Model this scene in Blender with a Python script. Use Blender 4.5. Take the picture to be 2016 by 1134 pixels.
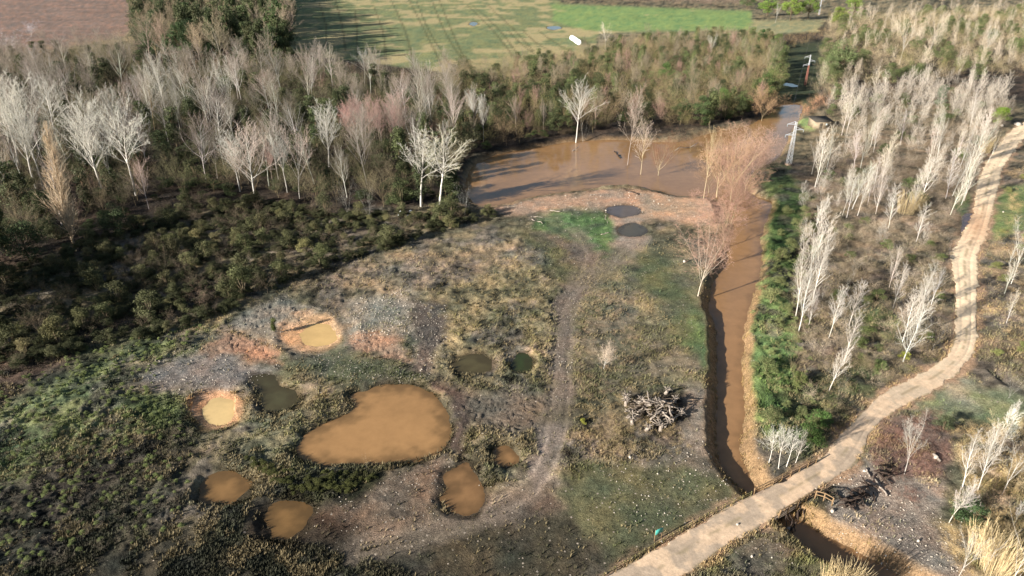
import bpy, math, random
import numpy as np
from mathutils import Vector
rad = math.radians
C = bpy.context.scene.collection
for o in list(bpy.data.objects): bpy.data.objects.remove(o)
# ---------------------------------------------------------------- camera, light, exposure
CAMZ, PITCH, FOC = 60.0, rad(27.0), 1344.0
cam = bpy.data.cameras.new('camera'); cam.lens = 24; cam.sensor_width = 36; cam.clip_end = 20000; cam.clip_start = 0.5
co = bpy.data.objects.new('camera', cam); co.location = (0, 0, CAMZ); co.rotation_euler = (rad(90) - PITCH, 0, 0)
C.objects.link(co); bpy.context.scene.camera = co
SUN_EL, SH_DIR = rad(18), rad(33)          # height of the sun; direction in which shadows fall, from +x
w = bpy.data.worlds.new('World'); bpy.context.scene.world = w; w.use_nodes = True
nt = w.node_tree; bg = nt.nodes['Background']; sky = nt.nodes.new('ShaderNodeTexSky')
sky.sky_type = 'NISHITA'; sky.sun_disc = False; sky.sun_elevation = SUN_EL
sky.sun_rotation = math.atan2(-math.cos(SH_DIR), -math.sin(SH_DIR)) % (2 * math.pi)
nt.links.new(sky.outputs[0], bg.inputs[0]); bg.inputs[1].default_value = 0.05
sl = bpy.data.lights.new('sun', 'SUN'); sl.energy = 5.0; sl.angle = rad(0.53); sl.color = (1, 0.95, 0.875)
so = bpy.data.objects.new('sun', sl); C.objects.link(so)
so.rotation_euler = Vector((math.cos(SH_DIR) * math.cos(SUN_EL), math.sin(SH_DIR) * math.cos(SUN_EL), -math.sin(SUN_EL))).to_track_quat('-Z', 'Y').to_euler()
vs = bpy.context.scene.view_settings; vs.view_transform = 'Standard'; vs.look = 'None'; vs.gamma = 1; vs.exposure = 1.42
bpy.context.scene.cycles.max_bounces = 4
# ---------------------------------------------------------------- maths
SP, CP = math.sin(PITCH), math.cos(PITCH)
def G(px, py, z=0.0):
    """photo pixel -> point of the plane at height z (arrays allowed)"""
    a = (np.asarray(px, float) - 1008) / FOC; b = (567 - np.asarray(py, float)) / FOC
    t = (CAMZ - z) / (SP - b * CP)
    return a * t, t * (CP + b * SP)
def P(x, y, z=0.0):
    h = CAMZ - z; t = y * CP + h * SP
    return 1008 + FOC * x / t, 567 - FOC * (y * SP - h * CP) / t
def depth(x, y): return y * CP + CAMZ * SP
def hash2(ix, iy, s):
    h = (ix.astype(np.int64) * 374761393 + iy.astype(np.int64) * 668265263 + s * 1274126177) & 0xffffffff
    h = ((h ^ (h >> 13)) * 1103515245) & 0xffffffff
    h = ((h ^ (h >> 15)) * 2246822519) & 0xffffffff
    return ((h ^ (h >> 16)) & 0xffffff) / float(0xffffff)
def vn(x, y, s=0):
    fx, fy = np.floor(x), np.floor(y); u, v = x - fx, y - fy
    u = u * u * (3 - 2 * u); v = v * v * (3 - 2 * v)
    a = hash2(fx, fy, s); b = hash2(fx + 1, fy, s); c = hash2(fx, fy + 1, s); d = hash2(fx + 1, fy + 1, s)
    return (a + (b - a) * u) * (1 - v) + (c + (d - c) * u) * v
def fbm(x, y, o=4, s=0):
    r = 0; a = .5; n = 0
    for k in range(o):
        r = r + a * vn(x, y, s + k * 17); n += a; a *= .5
        x, y = 2.03 * (x * .8 - y * .6) + 3.1, 2.03 * (x * .6 + y * .8) + 7.7
    return r / n
def billow(x, y, o=3, s=0):
    r = 0; a = .5; n = 0
    for k in range(o):
        r = r + a * np.abs(2 * vn(x, y, s + k * 13) - 1); n += a; a *= .5
        x, y = 2.1 * (x * .8 - y * .6) + 1.7, 2.1 * (x * .6 + y * .8) + 5.2
    return r / n
def ss(a, b, x):
    t = np.clip((x - a) / (b - a), 0, 1); return t * t * (3 - 2 * t)
def smooth(pts, closed=True, k=6):
    p = np.array(pts, float); n = len(p); out = []
    for i in range(n if closed else n - 1):
        if closed: a, b, c, d = p[(i - 1) % n], p[i], p[(i + 1) % n], p[(i + 2) % n]
        else: a, b, c, d = p[max(i - 1, 0)], p[i], p[i + 1], p[min(i + 2, n - 1)]
        for j in range(k):
            t = j / k
            out.append(.5 * (2 * b + (c - a) * t + (2 * a - 5 * b + 4 * c - d) * t * t + (3 * b - a - 3 * c + d) * t ** 3))
    if not closed: out.append(p[-1])
    return np.array(out)
def ell(cx, cy, rx, ry, n=18): return [(cx + rx * math.cos(2 * math.pi * i / n), cy + ry * math.sin(2 * math.pi * i / n)) for i in range(n)]
def sdf(poly, x, y, margin=None):
    """signed distance to closed polygon, negative inside; 1e9 beyond margin"""
    poly = np.asarray(poly, float); x = np.asarray(x, float); y = np.asarray(y, float)
    out = np.full(x.shape, 1e9)
    if margin is None: m = np.ones(x.shape, bool)
    else: m = (x > poly[:, 0].min() - margin) & (x < poly[:, 0].max() + margin) & (y > poly[:, 1].min() - margin) & (y < poly[:, 1].max() + margin)
    if not m.any(): return out
    X, Y = x[m], y[m]; d = np.full(X.shape, 1e18); ins = np.zeros(X.shape, bool); n = len(poly)
    for i in range(n):
        ax, ay = poly[i]; bx, by = poly[(i + 1) % n]; ex, ey = bx - ax, by - ay
        wx, wy = X - ax, Y - ay; t = np.clip((wx * ex + wy * ey) / (ex * ex + ey * ey + 1e-12), 0, 1)
        dx, dy = wx - ex * t, wy - ey * t; d = np.minimum(d, dx * dx + dy * dy)
        c = (ay > Y) != (by > Y)
        if by != ay: ins ^= c & (X < (bx - ax) * (Y - ay) / (by - ay) + ax)
    d = np.sqrt(d); out[m] = np.where(ins, -d, d); return out
def sdl(line, x, y, margin):
    line = np.asarray(line, float); x = np.asarray(x, float); y = np.asarray(y, float); out = np.full(x.shape, 1e9)
    m = (x > line[:, 0].min() - margin) & (x < line[:, 0].max() + margin) & (y > line[:, 1].min() - margin) & (y < line[:, 1].max() + margin)
    if not m.any(): return out
    X, Y = x[m], y[m]; d = np.full(X.shape, 1e18); sgn = np.ones(X.shape)
    for i in range(len(line) - 1):
        ax, ay = line[i]; bx, by = line[i + 1]; ex, ey = bx - ax, by - ay
        wx, wy = X - ax, Y - ay; t = np.clip((wx * ex + wy * ey) / (ex * ex + ey * ey + 1e-12), 0, 1)
        q = (wx - ex * t) ** 2 + (wy - ey * t) ** 2; c = q < d
        d = np.where(c, q, d); sgn = np.where(c, np.sign(ex * wy - ey * wx), sgn)
    out[m] = np.sqrt(d) * sgn; return out
def lin(r, g, b):
    f = lambda c: (c / 255 / 12.92) if c <= 10.3 else ((c / 255 + .055) / 1.055) ** 2.4
    return np.array((f(r), f(g), f(b)))
# ---------------------------------------------------------------- water bodies (outline traced on the photo, put at the water's own height)
def wpoly(pts, z, k=5): s = smooth(pts, True, k); x, y = G(s[:, 0], s[:, 1], z); return np.stack([x, y], 1)
WL = -1.15
canal_px = [(925, 335), (960, 312), (1000, 300), (1080, 286), (1150, 277), (1230, 276), (1330, 280), (1400, 262), (1470, 248), (1500, 232), (1530, 212), (1548, 204),
  (1578, 206), (1572, 235), (1556, 262), (1545, 290), (1530, 312), (1500, 328), (1478, 345), (1470, 372), (1490, 388), (1518, 398), (1510, 430), (1498, 470), (1500, 520), (1488, 565), (1474, 610),
  (1464, 660), (1461, 700), (1462, 760), (1468, 820), (1456, 870), (1462, 910), (1482, 945), (1500, 965), (1545, 1000), (1588, 1032), (1640, 1062), (1695, 1090), (1760, 1128), (1860, 1190), (1800, 1215),
  (1690, 1150), (1625, 1106), (1578, 1072), (1544, 1042), (1500, 1000), (1462, 966), (1440, 945), (1422, 915), (1411, 880), (1410, 820), (1412, 760), (1412, 700), (1408, 640), (1396, 600), (1404, 560), (1424, 520),
  (1432, 480), (1438, 450), (1440, 425), (1425, 398), (1390, 387), (1340, 385), (1290, 374), (1220, 368), (1140, 374), (1050, 386), (985, 402), (940, 402), (918, 372)]
BODIES = [  # name, outline px, level, bank width, colour, depth scale, label
 ('canal_water', canal_px, WL, 2.0, lin(142, 106, 68), .5, 'muddy brown flooded lake running into a long brown canal that passes under the road'),
 ('pond_water', [(690, 778), (740, 762), (800, 757), (850, 774), (880, 805), (889, 850), (870, 885), (820, 906), (740, 914), (650, 916), (600, 908), (580, 885), (592, 860), (632, 836), (684, 812), (697, 795)], -.35, 1.4, lin(152, 114, 70), .12, 'largest muddy orange brown pond'),
 ('pit_water', ell(626, 660, 34, 23), -.42, 4.4, lin(196, 160, 100), .3, 'pale yellow water in the bigger sandy pit with a bush at its rim'),
 ('pit_water', ell(433, 810, 32, 26), -.42, 3.0, lin(206, 174, 116), .3, 'pale yellow water in the smaller sandy pit'),
 ('pond_water', [(390, 975), (398, 942), (430, 926), (470, 930), (497, 965), (485, 985), (440, 992), (402, 990)], -.35, 1.2, lin(130, 97, 57), .12, 'small brown pond below the smaller sandy pit'),
 ('pond_water', [(525, 1030), (530, 1000), (560, 985), (600, 988), (612, 1010), (590, 1040), (562, 1060), (535, 1055)], -.4, 2.2, lin(122, 91, 52), .12, 'small brown pond in dark mud, lowest in the picture'),
 ('pond_water', [(875, 940), (900, 916), (930, 918), (950, 950), (957, 985), (930, 1008), (888, 1008), (868, 988), (878, 965)], -.3, 1.4, lin(132, 98, 62), .12, 'egg shaped brown pond right of the orange soil'),
 ('pond_water', [(970, 895), (975, 880), (1000, 875), (1022, 890), (1024, 908), (1000, 917), (975, 912)], -.3, 1.3, lin(148, 110, 68), .12, 'tiny brown pond left of the wheel tracks'),
 ('puddle', [(497, 742), (540, 738), (550, 758), (580, 768), (586, 790), (562, 808), (528, 810), (512, 795), (516, 772)], -.18, 1.6, lin(74, 70, 46), .08, 'murky olive puddle between the two sandy pits'),
 ('puddle', ell(935, 718, 38, 20), -.18, 1.4, lin(84, 76, 48), .08, 'murky brown puddle in the grass left of the green one'),
 ('puddle', ell(1027, 714, 22, 20), -.2, 1.2, lin(50, 64, 30), .08, 'round puddle full of bright green weed'),
 ('puddle', [(1192, 412), (1215, 404), (1245, 405), (1264, 414), (1250, 425), (1222, 428), (1200, 422)], -.15, .8, lin(84, 76, 72), .08, 'dark puddle on the orange shore'),
 ('puddle', [(1216, 452), (1238, 438), (1262, 442), (1278, 455), (1258, 466), (1232, 466)], -.15, .8, lin(76, 70, 56), .08, 'dark puddle at the edge of the bright grass'),
 ('puddle', ell(932, 47, 8, 4), -.15, 2.0, lin(50, 60, 95), .1, 'small blue puddle in the green field'),  # blue base colour stands for the sky mirrored in it
 ('puddle', ell(1091, 55, 15, 3.5), -.15, 2.0, lin(50, 60, 95), .1, 'long blue puddle near the white bales'),  # water coloured blue to imitate mirrored sky
 ('puddle', [(1548, 163), (1562, 165), (1573, 169), (1566, 172), (1552, 170), (1540, 168)], -.15, 1.0, lin(60, 66, 80), .08, 'thin puddle beyond the canal head under the power line'),
 ('puddle', [(1894, 424), (1924, 424), (1922, 450), (1906, 472), (1892, 462)], -.08, .6, lin(110, 84, 74), .05, 'shallow puddle on the pale road'),
]
BP = [wpoly(b[1], b[2]) for b in BODIES]
canal = BP[0]
road_l = smooth([(2030, 230), (1985, 262), (1962, 292), (1940, 320), (1921, 370), (1914, 420), (1888, 470), (1873, 510), (1878, 560), (1881, 610), (1880, 660), (1862, 700), (1820, 730), (1770, 756), (1722, 786), (1690, 820), (1660, 852), (1632, 884), (1606, 910), (1545, 943), (1482, 974), (1420, 1004), (1350, 1044), (1280, 1084), (1195, 1134), (1110, 1190)], False, 5)
road_r = smooth([(2060, 245), (2012, 278), (1996, 300), (1976, 330), (1966, 370), (1955, 410), (1944, 460), (1926, 510), (1926, 560), (1924, 610), (1924, 660), (1915, 700), (1882, 738), (1842, 768), (1795, 792), (1750, 818), (1716, 850), (1700, 885), (1672, 925), (1622, 955), (1575, 985), (1532, 1010), (1496, 1038), (1440, 1070), (1390, 1104), (1340, 1142), (1260, 1200)], False, 5)
nL = min(len(road_l), len(road_r)); road_r = road_r[np.linspace(0, len(road_r) - 1, nL).round().astype(int)]; road_l = road_l[:nL]
RL = np.stack(G(road_l[:, 0], road_l[:, 1]), 1); RR = np.stack(G(road_r[:, 0], road_r[:, 1]), 1)
RPOLY = np.concatenate([RL, RR[::-1]])
def px_line(pts, k=5): s = smooth(pts, False, k); return np.stack(G(s[:, 0], s[:, 1]), 1)
TRACKS = [(px_line([(1260, 470), (1215, 510), (1150, 560), (1118, 610), (1105, 680), (1103, 760), (1095, 830), (1078, 900), (1050, 950), (980, 1000), (860, 1045), (720, 1085)]), 1.1),
          (px_line([(1130, 455), (1160, 500), (1140, 560)]), 1.0)]
# ---------------------------------------------------------------- ground colour patches: soil, grass, gravel, mud, some darkened for shade
# (outline px, colour, feather px, roughness of the relief, stones)
PAINT = [
 ([(-400, 118), (0, 108), (250, 96), (330, 60), (560, 60), (570, 100), (700, 112), (900, 142), (1160, 112), (1480, 70), (1500, 60), (1700, 40), (2016, 20), (2600, 20), (2600, 200), (1620, 210), (1500, 235), (1250, 276), (930, 310), (900, 400), (700, 420), (480, 400), (150, 480), (0, 560), (-400, 700)], lin(72, 60, 48), 12, .35, 0),  # dark brown wood floor, darkened further to paint shade between the trees
 ([(-500, -60), (268, -30), (262, 20), (250, 70), (100, 100), (-500, 140)], lin(140, 110, 92), 3, .05, 0),
 ([(572, -40), (1090, -30), (1105, 10), (1300, 16), (1480, 24), (1482, 60), (1180, 66), (1165, 108), (1020, 150), (860, 142), (700, 120), (572, 104)], lin(126, 134, 76), 3, .04, 0),
 ([(1085, 8), (1480, 22), (1482, 58), (1150, 62), (1090, 40)], lin(126, 156, 70), 4, .03, 0),
 ([(1480, 40), (1620, 40), (1610, 62), (1480, 72)], lin(150, 146, 92), 4, .1, 0),
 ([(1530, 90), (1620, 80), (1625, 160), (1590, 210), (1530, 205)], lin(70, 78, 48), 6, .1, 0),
 ([(1000, 470), (1110, 440), (1250, 470), (1330, 470), (1400, 540), (1410, 700), (1390, 780), (1130, 790), (1110, 560)], lin(122, 112, 78), 12, .22, .2),
 ([(820, 480), (1000, 460), (1095, 550), (1098, 640), (1080, 760), (900, 750), (820, 700), (800, 580)], lin(134, 120, 80), 8, .5, .1),
 ([(560, 560), (760, 500), (900, 480), (1000, 460), (1060, 510), (900, 560), (760, 600)], lin(136, 116, 84), 10, .45, .1),
 ([(1235, 500), (1290, 500), (1370, 560), (1405, 640), (1400, 740), (1360, 700), (1300, 600), (1250, 560)], lin(98, 102, 60), 12, .14, .3),
 ([(1360, 610), (1405, 620), (1408, 740), (1390, 745)], lin(98, 118, 60), 6, .1, .2),
 ([(930, 408), (990, 398), (1090, 384), (1220, 370), (1290, 375), (1340, 388), (1410, 392), (1430, 420), (1380, 440), (1330, 440), (1290, 432), (1240, 450), (1200, 425), (1100, 412), (1000, 425)], lin(186, 142, 104), 5, .09, .6),
 ([(1270, 388), (1340, 392), (1390, 400), (1370, 430), (1280, 432)], lin(182, 144, 104), 8, .08, .4),
 ([(1190, 425), (1250, 425), (1275, 470), (1235, 500), (1200, 480)], lin(168, 142, 118), 6, .08, .4),
 ([(1066, 424), (1100, 418), (1196, 420), (1206, 460), (1190, 505), (1120, 470), (1060, 450)], lin(90, 120, 58), 5, .22, .1),
 ([(1010, 450), (1070, 450), (1190, 500), (1190, 545), (1110, 575), (1090, 530), (1040, 490)], lin(100, 96, 58), 7, .22, .2),
 ([(1090, 470), (1180, 500), (1170, 530), (1110, 510)], lin(122, 98, 80), 8, .2, .4),
 ([(1095, 560), (1150, 560), (1128, 640), (1128, 800), (1080, 800), (1098, 640)], lin(112, 98, 84), 5, .08, .5),
 ([(900, 770), (1080, 775), (1120, 800), (1110, 850), (1020, 838), (920, 840), (890, 800)], lin(120, 104, 84), 8, .06, .35),
 ([(862, 740), (905, 780), (925, 840), (905, 900), (885, 880), (893, 840), (880, 790), (850, 760)], lin(96, 78, 66), 6, .14, .4),
 ([(1060, 805), (1160, 805), (1200, 830), (1110, 850), (1070, 835)], lin(90, 80, 42), 8, .04, .1),
 ([(1050, 830), (1118, 850), (1090, 930), (1060, 970), (1020, 980), (1060, 900)], lin(134, 118, 104), 6, .06, .3),
 ([(980, 950), (1100, 950), (1120, 1000), (960, 1060), (700, 1120), (640, 1110), (800, 1060)], lin(104, 84, 66), 14, .07, .2),
 ([(640, 930), (760, 930), (880, 895), (868, 1000), (840, 1050), (640, 1100), (560, 1134), (560, 1060), (640, 1000)], lin(132, 106, 80), 10, .13, .5),
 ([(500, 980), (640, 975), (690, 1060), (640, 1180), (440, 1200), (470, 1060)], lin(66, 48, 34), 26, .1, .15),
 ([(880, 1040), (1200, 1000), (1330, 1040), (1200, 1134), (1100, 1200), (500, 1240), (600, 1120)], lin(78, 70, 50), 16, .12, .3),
 ([(0, 1134), (-300, 1300), (900, 1300), (860, 1134), (560, 1060), (300, 1040), (100, 1060)], lin(66, 62, 48), 30, .22, .1),  # bottom left, a darker tone than the meadow above
 ([(540, 920), (640, 922), (760, 925), (690, 975), (600, 990), (540, 970)], lin(74, 70, 40), 9, .3, .1),
 ([(1130, 820), (1350, 830), (1400, 880), (1380, 940), (1150, 930), (1100, 900)], lin(132, 114, 84), 10, .35, .2),
 ([(1225, 790), (1300, 765), (1350, 800), (1345, 850), (1260, 860)], lin(58, 50, 42), 8, .3, .1),  # under the log heap: dark patch painted to shade its gaps
 ([(1340, 770), (1408, 770), (1408, 930), (1350, 900), (1330, 830)], lin(146, 124, 100), 8, .08, .7),
 ([(1150, 930), (1340, 900), (1430, 940), (1470, 975), (1300, 1065), (1190, 1110), (1110, 1010)], lin(102, 100, 62), 10, .1, .4),
 ([(1310, 870), (1380, 890), (1430, 940), (1380, 925), (1310, 910)], lin(128, 108, 84), 10, .1, .7),
 ([(560, 580), (480, 610), (450, 640), (470, 655), (560, 690), (600, 620)], lin(138, 126, 106), 6, .12, .7),
 ([(700, 590), (800, 570), (812, 660), (760, 660), (700, 680), (680, 640)], lin(138, 128, 108), 7, .15, 1.0),
 ([(810, 590), (880, 600), (880, 680), (850, 750), (812, 740)], lin(102, 88, 76), 8, .12, .8),
 ([(340, 690), (400, 680), (480, 715), (560, 720), (470, 770), (380, 770), (330, 780), (265, 765), (270, 735)], lin(128, 116, 106), 8, .12, .9),
 ([(560, 700), (690, 690), (860, 750), (760, 752), (680, 770), (560, 740)], lin(102, 102, 68), 9, .16, .6),
 ([(404, 668), (450, 655), (490, 668), (548, 692), (560, 705), (500, 712), (425, 708), (405, 695)], lin(176, 126, 88), 5, .07, .4),
 ([(703, 662), (750, 655), (780, 668), (808, 716), (760, 708), (706, 690)], lin(180, 130, 90), 5, .07, .4),
 (ell(612, 653, 64, 39), lin(228, 166, 100), 4, .04, .1),
 (ell(426, 806, 51, 38), lin(214, 154, 98), 4, .05, .2),
 ([(0, 760), (250, 640), (420, 655), (400, 690), (300, 730), (260, 770), (370, 790), (380, 850), (0, 1000), (-300, 1000), (-300, 800)], lin(106, 116, 68), 14, .5, .05),
 ([(160, 700), (330, 650), (380, 660), (280, 740), (180, 790), (60, 830)], lin(108, 118, 68), 14, .5, .05),
 ([(250, 760), (380, 790), (330, 860), (220, 850)], lin(84, 98, 54), 14, .45, .05),
 ([(0, 950), (380, 830), (400, 900), (350, 1040), (0, 1134), (-300, 1100)], lin(76, 73, 56), 14, .45, .05),  # lower left meadow, darker than the part above it
 ([(-300, 700), (0, 690), (160, 640), (330, 600), (480, 560), (300, 640), (150, 720), (0, 800), (-300, 900)], lin(80, 66, 54), 14, .3, .05),
 ([(480, 815), (580, 800), (600, 840), (560, 920), (500, 930)], lin(112, 108, 76), 10, .4, .1),
 # right of the canal
 ([(1470, 560), (1500, 480), (1520, 400), (1490, 330), (1560, 330), (1600, 400), (1560, 640), (1570, 800), (1530, 900), (1490, 860), (1466, 700)], lin(104, 124, 58), 6, .4, .05),
 ([(1480, 590), (1560, 560), (1570, 700), (1560, 830), (1490, 800), (1472, 680)], lin(106, 134, 62), 8, .35, .05),
 ([(1520, 400), (1600, 380), (1580, 540), (1500, 540), (1502, 470)], lin(80, 108, 46), 8, .4, .05),
 ([(1560, 330), (1700, 260), (1980, 240), (1940, 320), (1915, 420), (1880, 470), (1870, 660), (1860, 700), (1700, 790), (1610, 890), (1570, 800), (1560, 600), (1600, 400)], lin(128, 110, 82), 10, .4, .1),
 ([(1560, 760), (1700, 700), (1720, 760), (1640, 860), (1590, 900), (1530, 905), (1545, 830)], lin(86, 92, 54), 10, .35, .05),
 ([(1680, 600), (1760, 600), (1780, 680), (1700, 650)], lin(108, 122, 66), 12, .3, .05),
 ([(1780, 470), (1870, 480), (1868, 640), (1800, 560)], lin(136, 118, 84), 12, .35, .05),
 ([(1576, 232), (1600, 232), (1602, 256), (1576, 258)], lin(150, 176, 84), 3, .05, 0),
 ([(1960, 290), (2100, 260), (2200, 500), (2400, 1300), (2016, 1134), (1940, 820), (1870, 740), (1930, 680), (1930, 520), (1955, 420)], lin(134, 116, 84), 10, .4, .1),
 ([(1975, 370), (2100, 360), (2100, 450), (1990, 460), (1950, 470), (1962, 420)], lin(118, 138, 66), 8, .12, .1),
 ([(1880, 380), (1915, 380), (1910, 430), (1890, 450)], lin(110, 124, 66), 6, .1, .1),
 ([(1800, 790), (1880, 745), (2016, 770), (2100, 800), (2016, 850), (1900, 830), (1830, 840), (1790, 810)], lin(136, 144, 88), 8, .12, .1),
 ([(1850, 745), (1920, 745), (1930, 800), (1870, 800)], lin(170, 158, 118), 10, .06, .2),
 ([(1730, 820), (1830, 810), (1870, 860), (1860, 950), (1740, 950), (1700, 910)], lin(124, 94, 78), 7, .3, .2),
 ([(1650, 925), (1700, 900), (1740, 940), (1860, 960), (1880, 1040), (2050, 1134), (1950, 1250), (1760, 1140), (1650, 1060), (1600, 1020), (1620, 965)], lin(160, 136, 114), 6, .1, .9),
 ([(1900, 940), (2016, 960), (2100, 1200), (1930, 1134), (1860, 1040)], lin(134, 120, 78), 12, .35, .1),
 ([(1400, 1105), (1500, 1045), (1545, 1035), (1640, 1105), (1700, 1145), (1760, 1220), (1200, 1250), (1340, 1145)], lin(120, 116, 70), 6, .16, .3),
 ([(1440, 1080), (1500, 1060), (1560, 1090), (1540, 1134), (1440, 1130)], lin(132, 106, 74), 12, .14, .4),
 ([(1330, 1134), (1470, 1120), (1620, 1150), (1500, 1250), (1250, 1220)], lin(112, 96, 72), 12, .3, .2),
]
def ground(X, Y, detail=True):
    """height, colour, stones for points of the ground"""
    X = np.asarray(X, float); Y = np.asarray(Y, float)
    U, V = P(X, Y)
    n1 = fbm(X / 9, Y / 9, 5, 3) - .5; n2 = fbm(X / 2.2, Y / 2.2, 4, 31) - .5
    dep = depth(X, Y); k = np.clip(90 / dep, .15, 1.2)
    U2 = U + (n1 * 95 + n2 * 36) * k; V2 = V + (fbm(X / 9, Y / 9, 4, 91) - .5) * 60 * k * k + (fbm(X / 2.2, Y / 2.2, 3, 77) - .5) * 26 * k * k
    col = np.empty(X.shape + (3,)); col[:] = lin(118, 106, 74); rough = np.full(X.shape, .35); stone = np.full(X.shape, .15)
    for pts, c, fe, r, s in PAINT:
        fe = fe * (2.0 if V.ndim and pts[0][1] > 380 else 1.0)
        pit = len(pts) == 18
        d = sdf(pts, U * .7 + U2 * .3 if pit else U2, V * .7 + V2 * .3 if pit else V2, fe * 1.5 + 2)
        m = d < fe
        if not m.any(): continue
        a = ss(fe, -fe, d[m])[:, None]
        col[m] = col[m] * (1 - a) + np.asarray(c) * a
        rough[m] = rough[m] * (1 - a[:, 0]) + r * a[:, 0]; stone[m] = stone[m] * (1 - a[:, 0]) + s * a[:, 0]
    # patchy growth: straw, green and bare earth mix, stronger where the ground is rough
    mix = fbm(X / 3.5 + 9, Y / 3.5, 4, 7)[..., None]; mix2 = fbm(X / 1.1, Y / 1.1, 3, 57)[..., None]
    rr = np.clip(rough * 2.6, .15, 1)[..., None]
    lum = col.mean(-1, keepdims=True); col = lum + (col - lum) * .70
    mix3 = fbm(X / 12 + 5, Y / 12, 3, 17)[..., None]; rr = np.clip(rough * 3.2, .3, 1.1)[..., None]
    col *= 1 + rr * ((mix - .5) * 1.7 + (mix2 - .5) * 1.3 + (mix3 - .5) * .9)
    brn = ss(.52, .66, fbm(X / 5, Y / 5, 4, 404))[..., None] * rr * .6 * (V[..., None] > 300); col = col * (1 - brn) + col.mean(-1, keepdims=True) * np.array([1.12, .93, .78]) * brn
    tint = np.stack([1 + .5 * (mix[..., 0] - .5), 1 + 0 * mix[..., 0], 1 - .3 * (mix[..., 0] - .5)], -1); col *= tint
    # field: tan bare patches and wheel lines
    fm = (sdf(PAINT[2][0], U2, V2, 20) < 0)
    if fm.any():
        p = fbm(X[fm] / 17, Y[fm] / 22, 5, 200); q = U[fm]; v = V[fm]
        bare = ss(.52, .66, p + .10 * ss(960, 1120, q) * ss(60, 100, v) + .07 * ss(30, 0, v) - .25 * ss(1060, 1110, q) * ss(60, 50, v))
        c = lin(196, 172, 128); col[fm] = col[fm] * (1 - bare[:, None] * .6) + c * bare[:, None] * .6
        for i, (a, b) in enumerate([((700, 20), (705, 118)), ((735, 10), (760, 120)), ((770, 0), (815, 135)), ((800, -10), (870, 130)), ((815, -10), (885, 128)), ((850, 0), (925, 140)), ((865, 0), (925, 138)), ((920, 10), (1010, 110)), ((930, 10), (1020, 108)), ((960, 10), (1050, 100)), ((1000, 60), (1060, 112)), ((1030, 60), (1100, 110)), ((1060, 60), (1130, 105)), ((660, 0), (680, 100)), ((628, 5), (640, 100))]):
            L = px_line([a, ((a[0] + b[0]) / 2 + 8 * math.sin(i), (a[1] + b[1]) / 2), b], 6)
            d = np.abs(sdl(L, X[fm], Y[fm], 5)); m = ss(1.0, .45, d)[:, None] * .5
            col[fm] = col[fm] * (1 - m) + lin(74, 66, 44) * m
    pf = (sdf(PAINT[1][0], U2, V2, 20) < 0)
    if pf.any(): col[pf] *= (1 + .06 * np.sin((X[pf] * .9 - Y[pf] * .4) * .9))[:, None] * (1 + .5 * (fbm(X[pf] / 30, Y[pf] / 8, 3, 8) - .5))[:, None]
    # relief
    z = (fbm(X / 40, Y / 40, 2, 5) - .5) * .8 * ss(60, 110, Y) * 0
    z = z + (1 - billow(X / 2.6, Y / 2.6, 3, 11)) * rough * 1.5 - rough * .95
    z = z + (1 - billow(X / .75, Y / .75, 2, 21)) * rough * .6
    z = z + n2 * .12
    # tyre and digger tread marks
    for pts, ang in (((404, 655), (470, 650), (560, 705), (425, 710)), 75), (((703, 662), (750, 650), (812, 720), (706, 695)), 120), (((460, 600), (560, 575), (600, 640), (470, 660)), 150), (((810, 640), (880, 640), (880, 790), (830, 740)), 100), (((890, 770), (1100, 770), (1120, 850), (910, 850)), 35), (((1010, 460), (1100, 500), (1190, 560), (1080, 540)), 60), (((1060, 560), (1150, 560), (1130, 800), (1080, 800)), 95):
        d = sdf(pts, U2, V2, 12); m = d < 10
        if m.any():
            a = rad(ang + 25 * 1) + (fbm(X[m] / 8, Y[m] / 8, 2, 61) - .5) * 2.2
            z[m] += ss(10, -10, d[m]) * .11 * np.sin((X[m] * np.cos(a) + Y[m] * np.sin(a)) * 2 * math.pi / .62)
    for L, hw in TRACKS:
        d = np.abs(sdl(L, X, Y, 6)); m = d < 4
        if m.any():
            rut = ss(.55, .1, np.abs(d[m] + n2[m] * .8 - hw)) * .7; fl = ss(3.4, 1.0, d[m] + n2[m] * 3)
            z[m] = z[m] * (1 - fl * .75) - rut * .10
            col[m] = col[m] * (1 - (fl * .45)[:, None]) + lin(132, 118, 104) * (fl * .5)[:, None]
            col[m] *= (1 - .12 * rut * (V[m] < 830) + .45 * ss(.7, .2, np.abs(d[m] - hw)) * ss(820, 880, V[m]) * ss(1110, 960, V[m]))[:, None]
    # road bed
    dr = sdf(RPOLY, X, Y, 6); m = dr < 4
    if m.any():
        f = ss(3.0, .3, dr[m]); z[m] = z[m] * (1 - f) + (-.02) * f
        f = ss(1.3, -.3, dr[m] + n2[m] * 3); col[m] = col[m] * (1 - f[:, None]) + lin(178, 146, 118) * f[:, None]
    # raised bank beside the canal
    dc = sdf(canal, X, Y, 14); m = (dc < 12) & (V > 560)
    if m.any(): z[m] += .35 * ss(9, 3, dc[m]) * (1 - ss(3, .5, dr[m])) * ss(560, 640, V[m])
    # water beds and banks
    for (nm, pts, lv, bw, wc, ds, lb), poly in zip(BODIES, BP):
        d = sdf(poly, X, Y, bw * 2 + 3); m = d < bw * 1.6 + 1
        if not m.any(): continue
        dd = d[m] + n2[m] * (1.6 if bw > 1 else .9) * (.7 if nm == 'canal_water' else 1.0)
        bwl = np.full(dd.shape, bw)
        if nm == 'canal_water':
            v = V[m]; u = U[m]
            bwl = np.where((v > 366) & (v < 440) & (u < 1440), 9.0, bwl)
            right = (u > 1440) & (v > 560) | (u > 1600) & (v > 1040)
            bwl = np.where(right & (v > 600), 1.5 + .5 * ss(800, 950, v), bwl)
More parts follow.
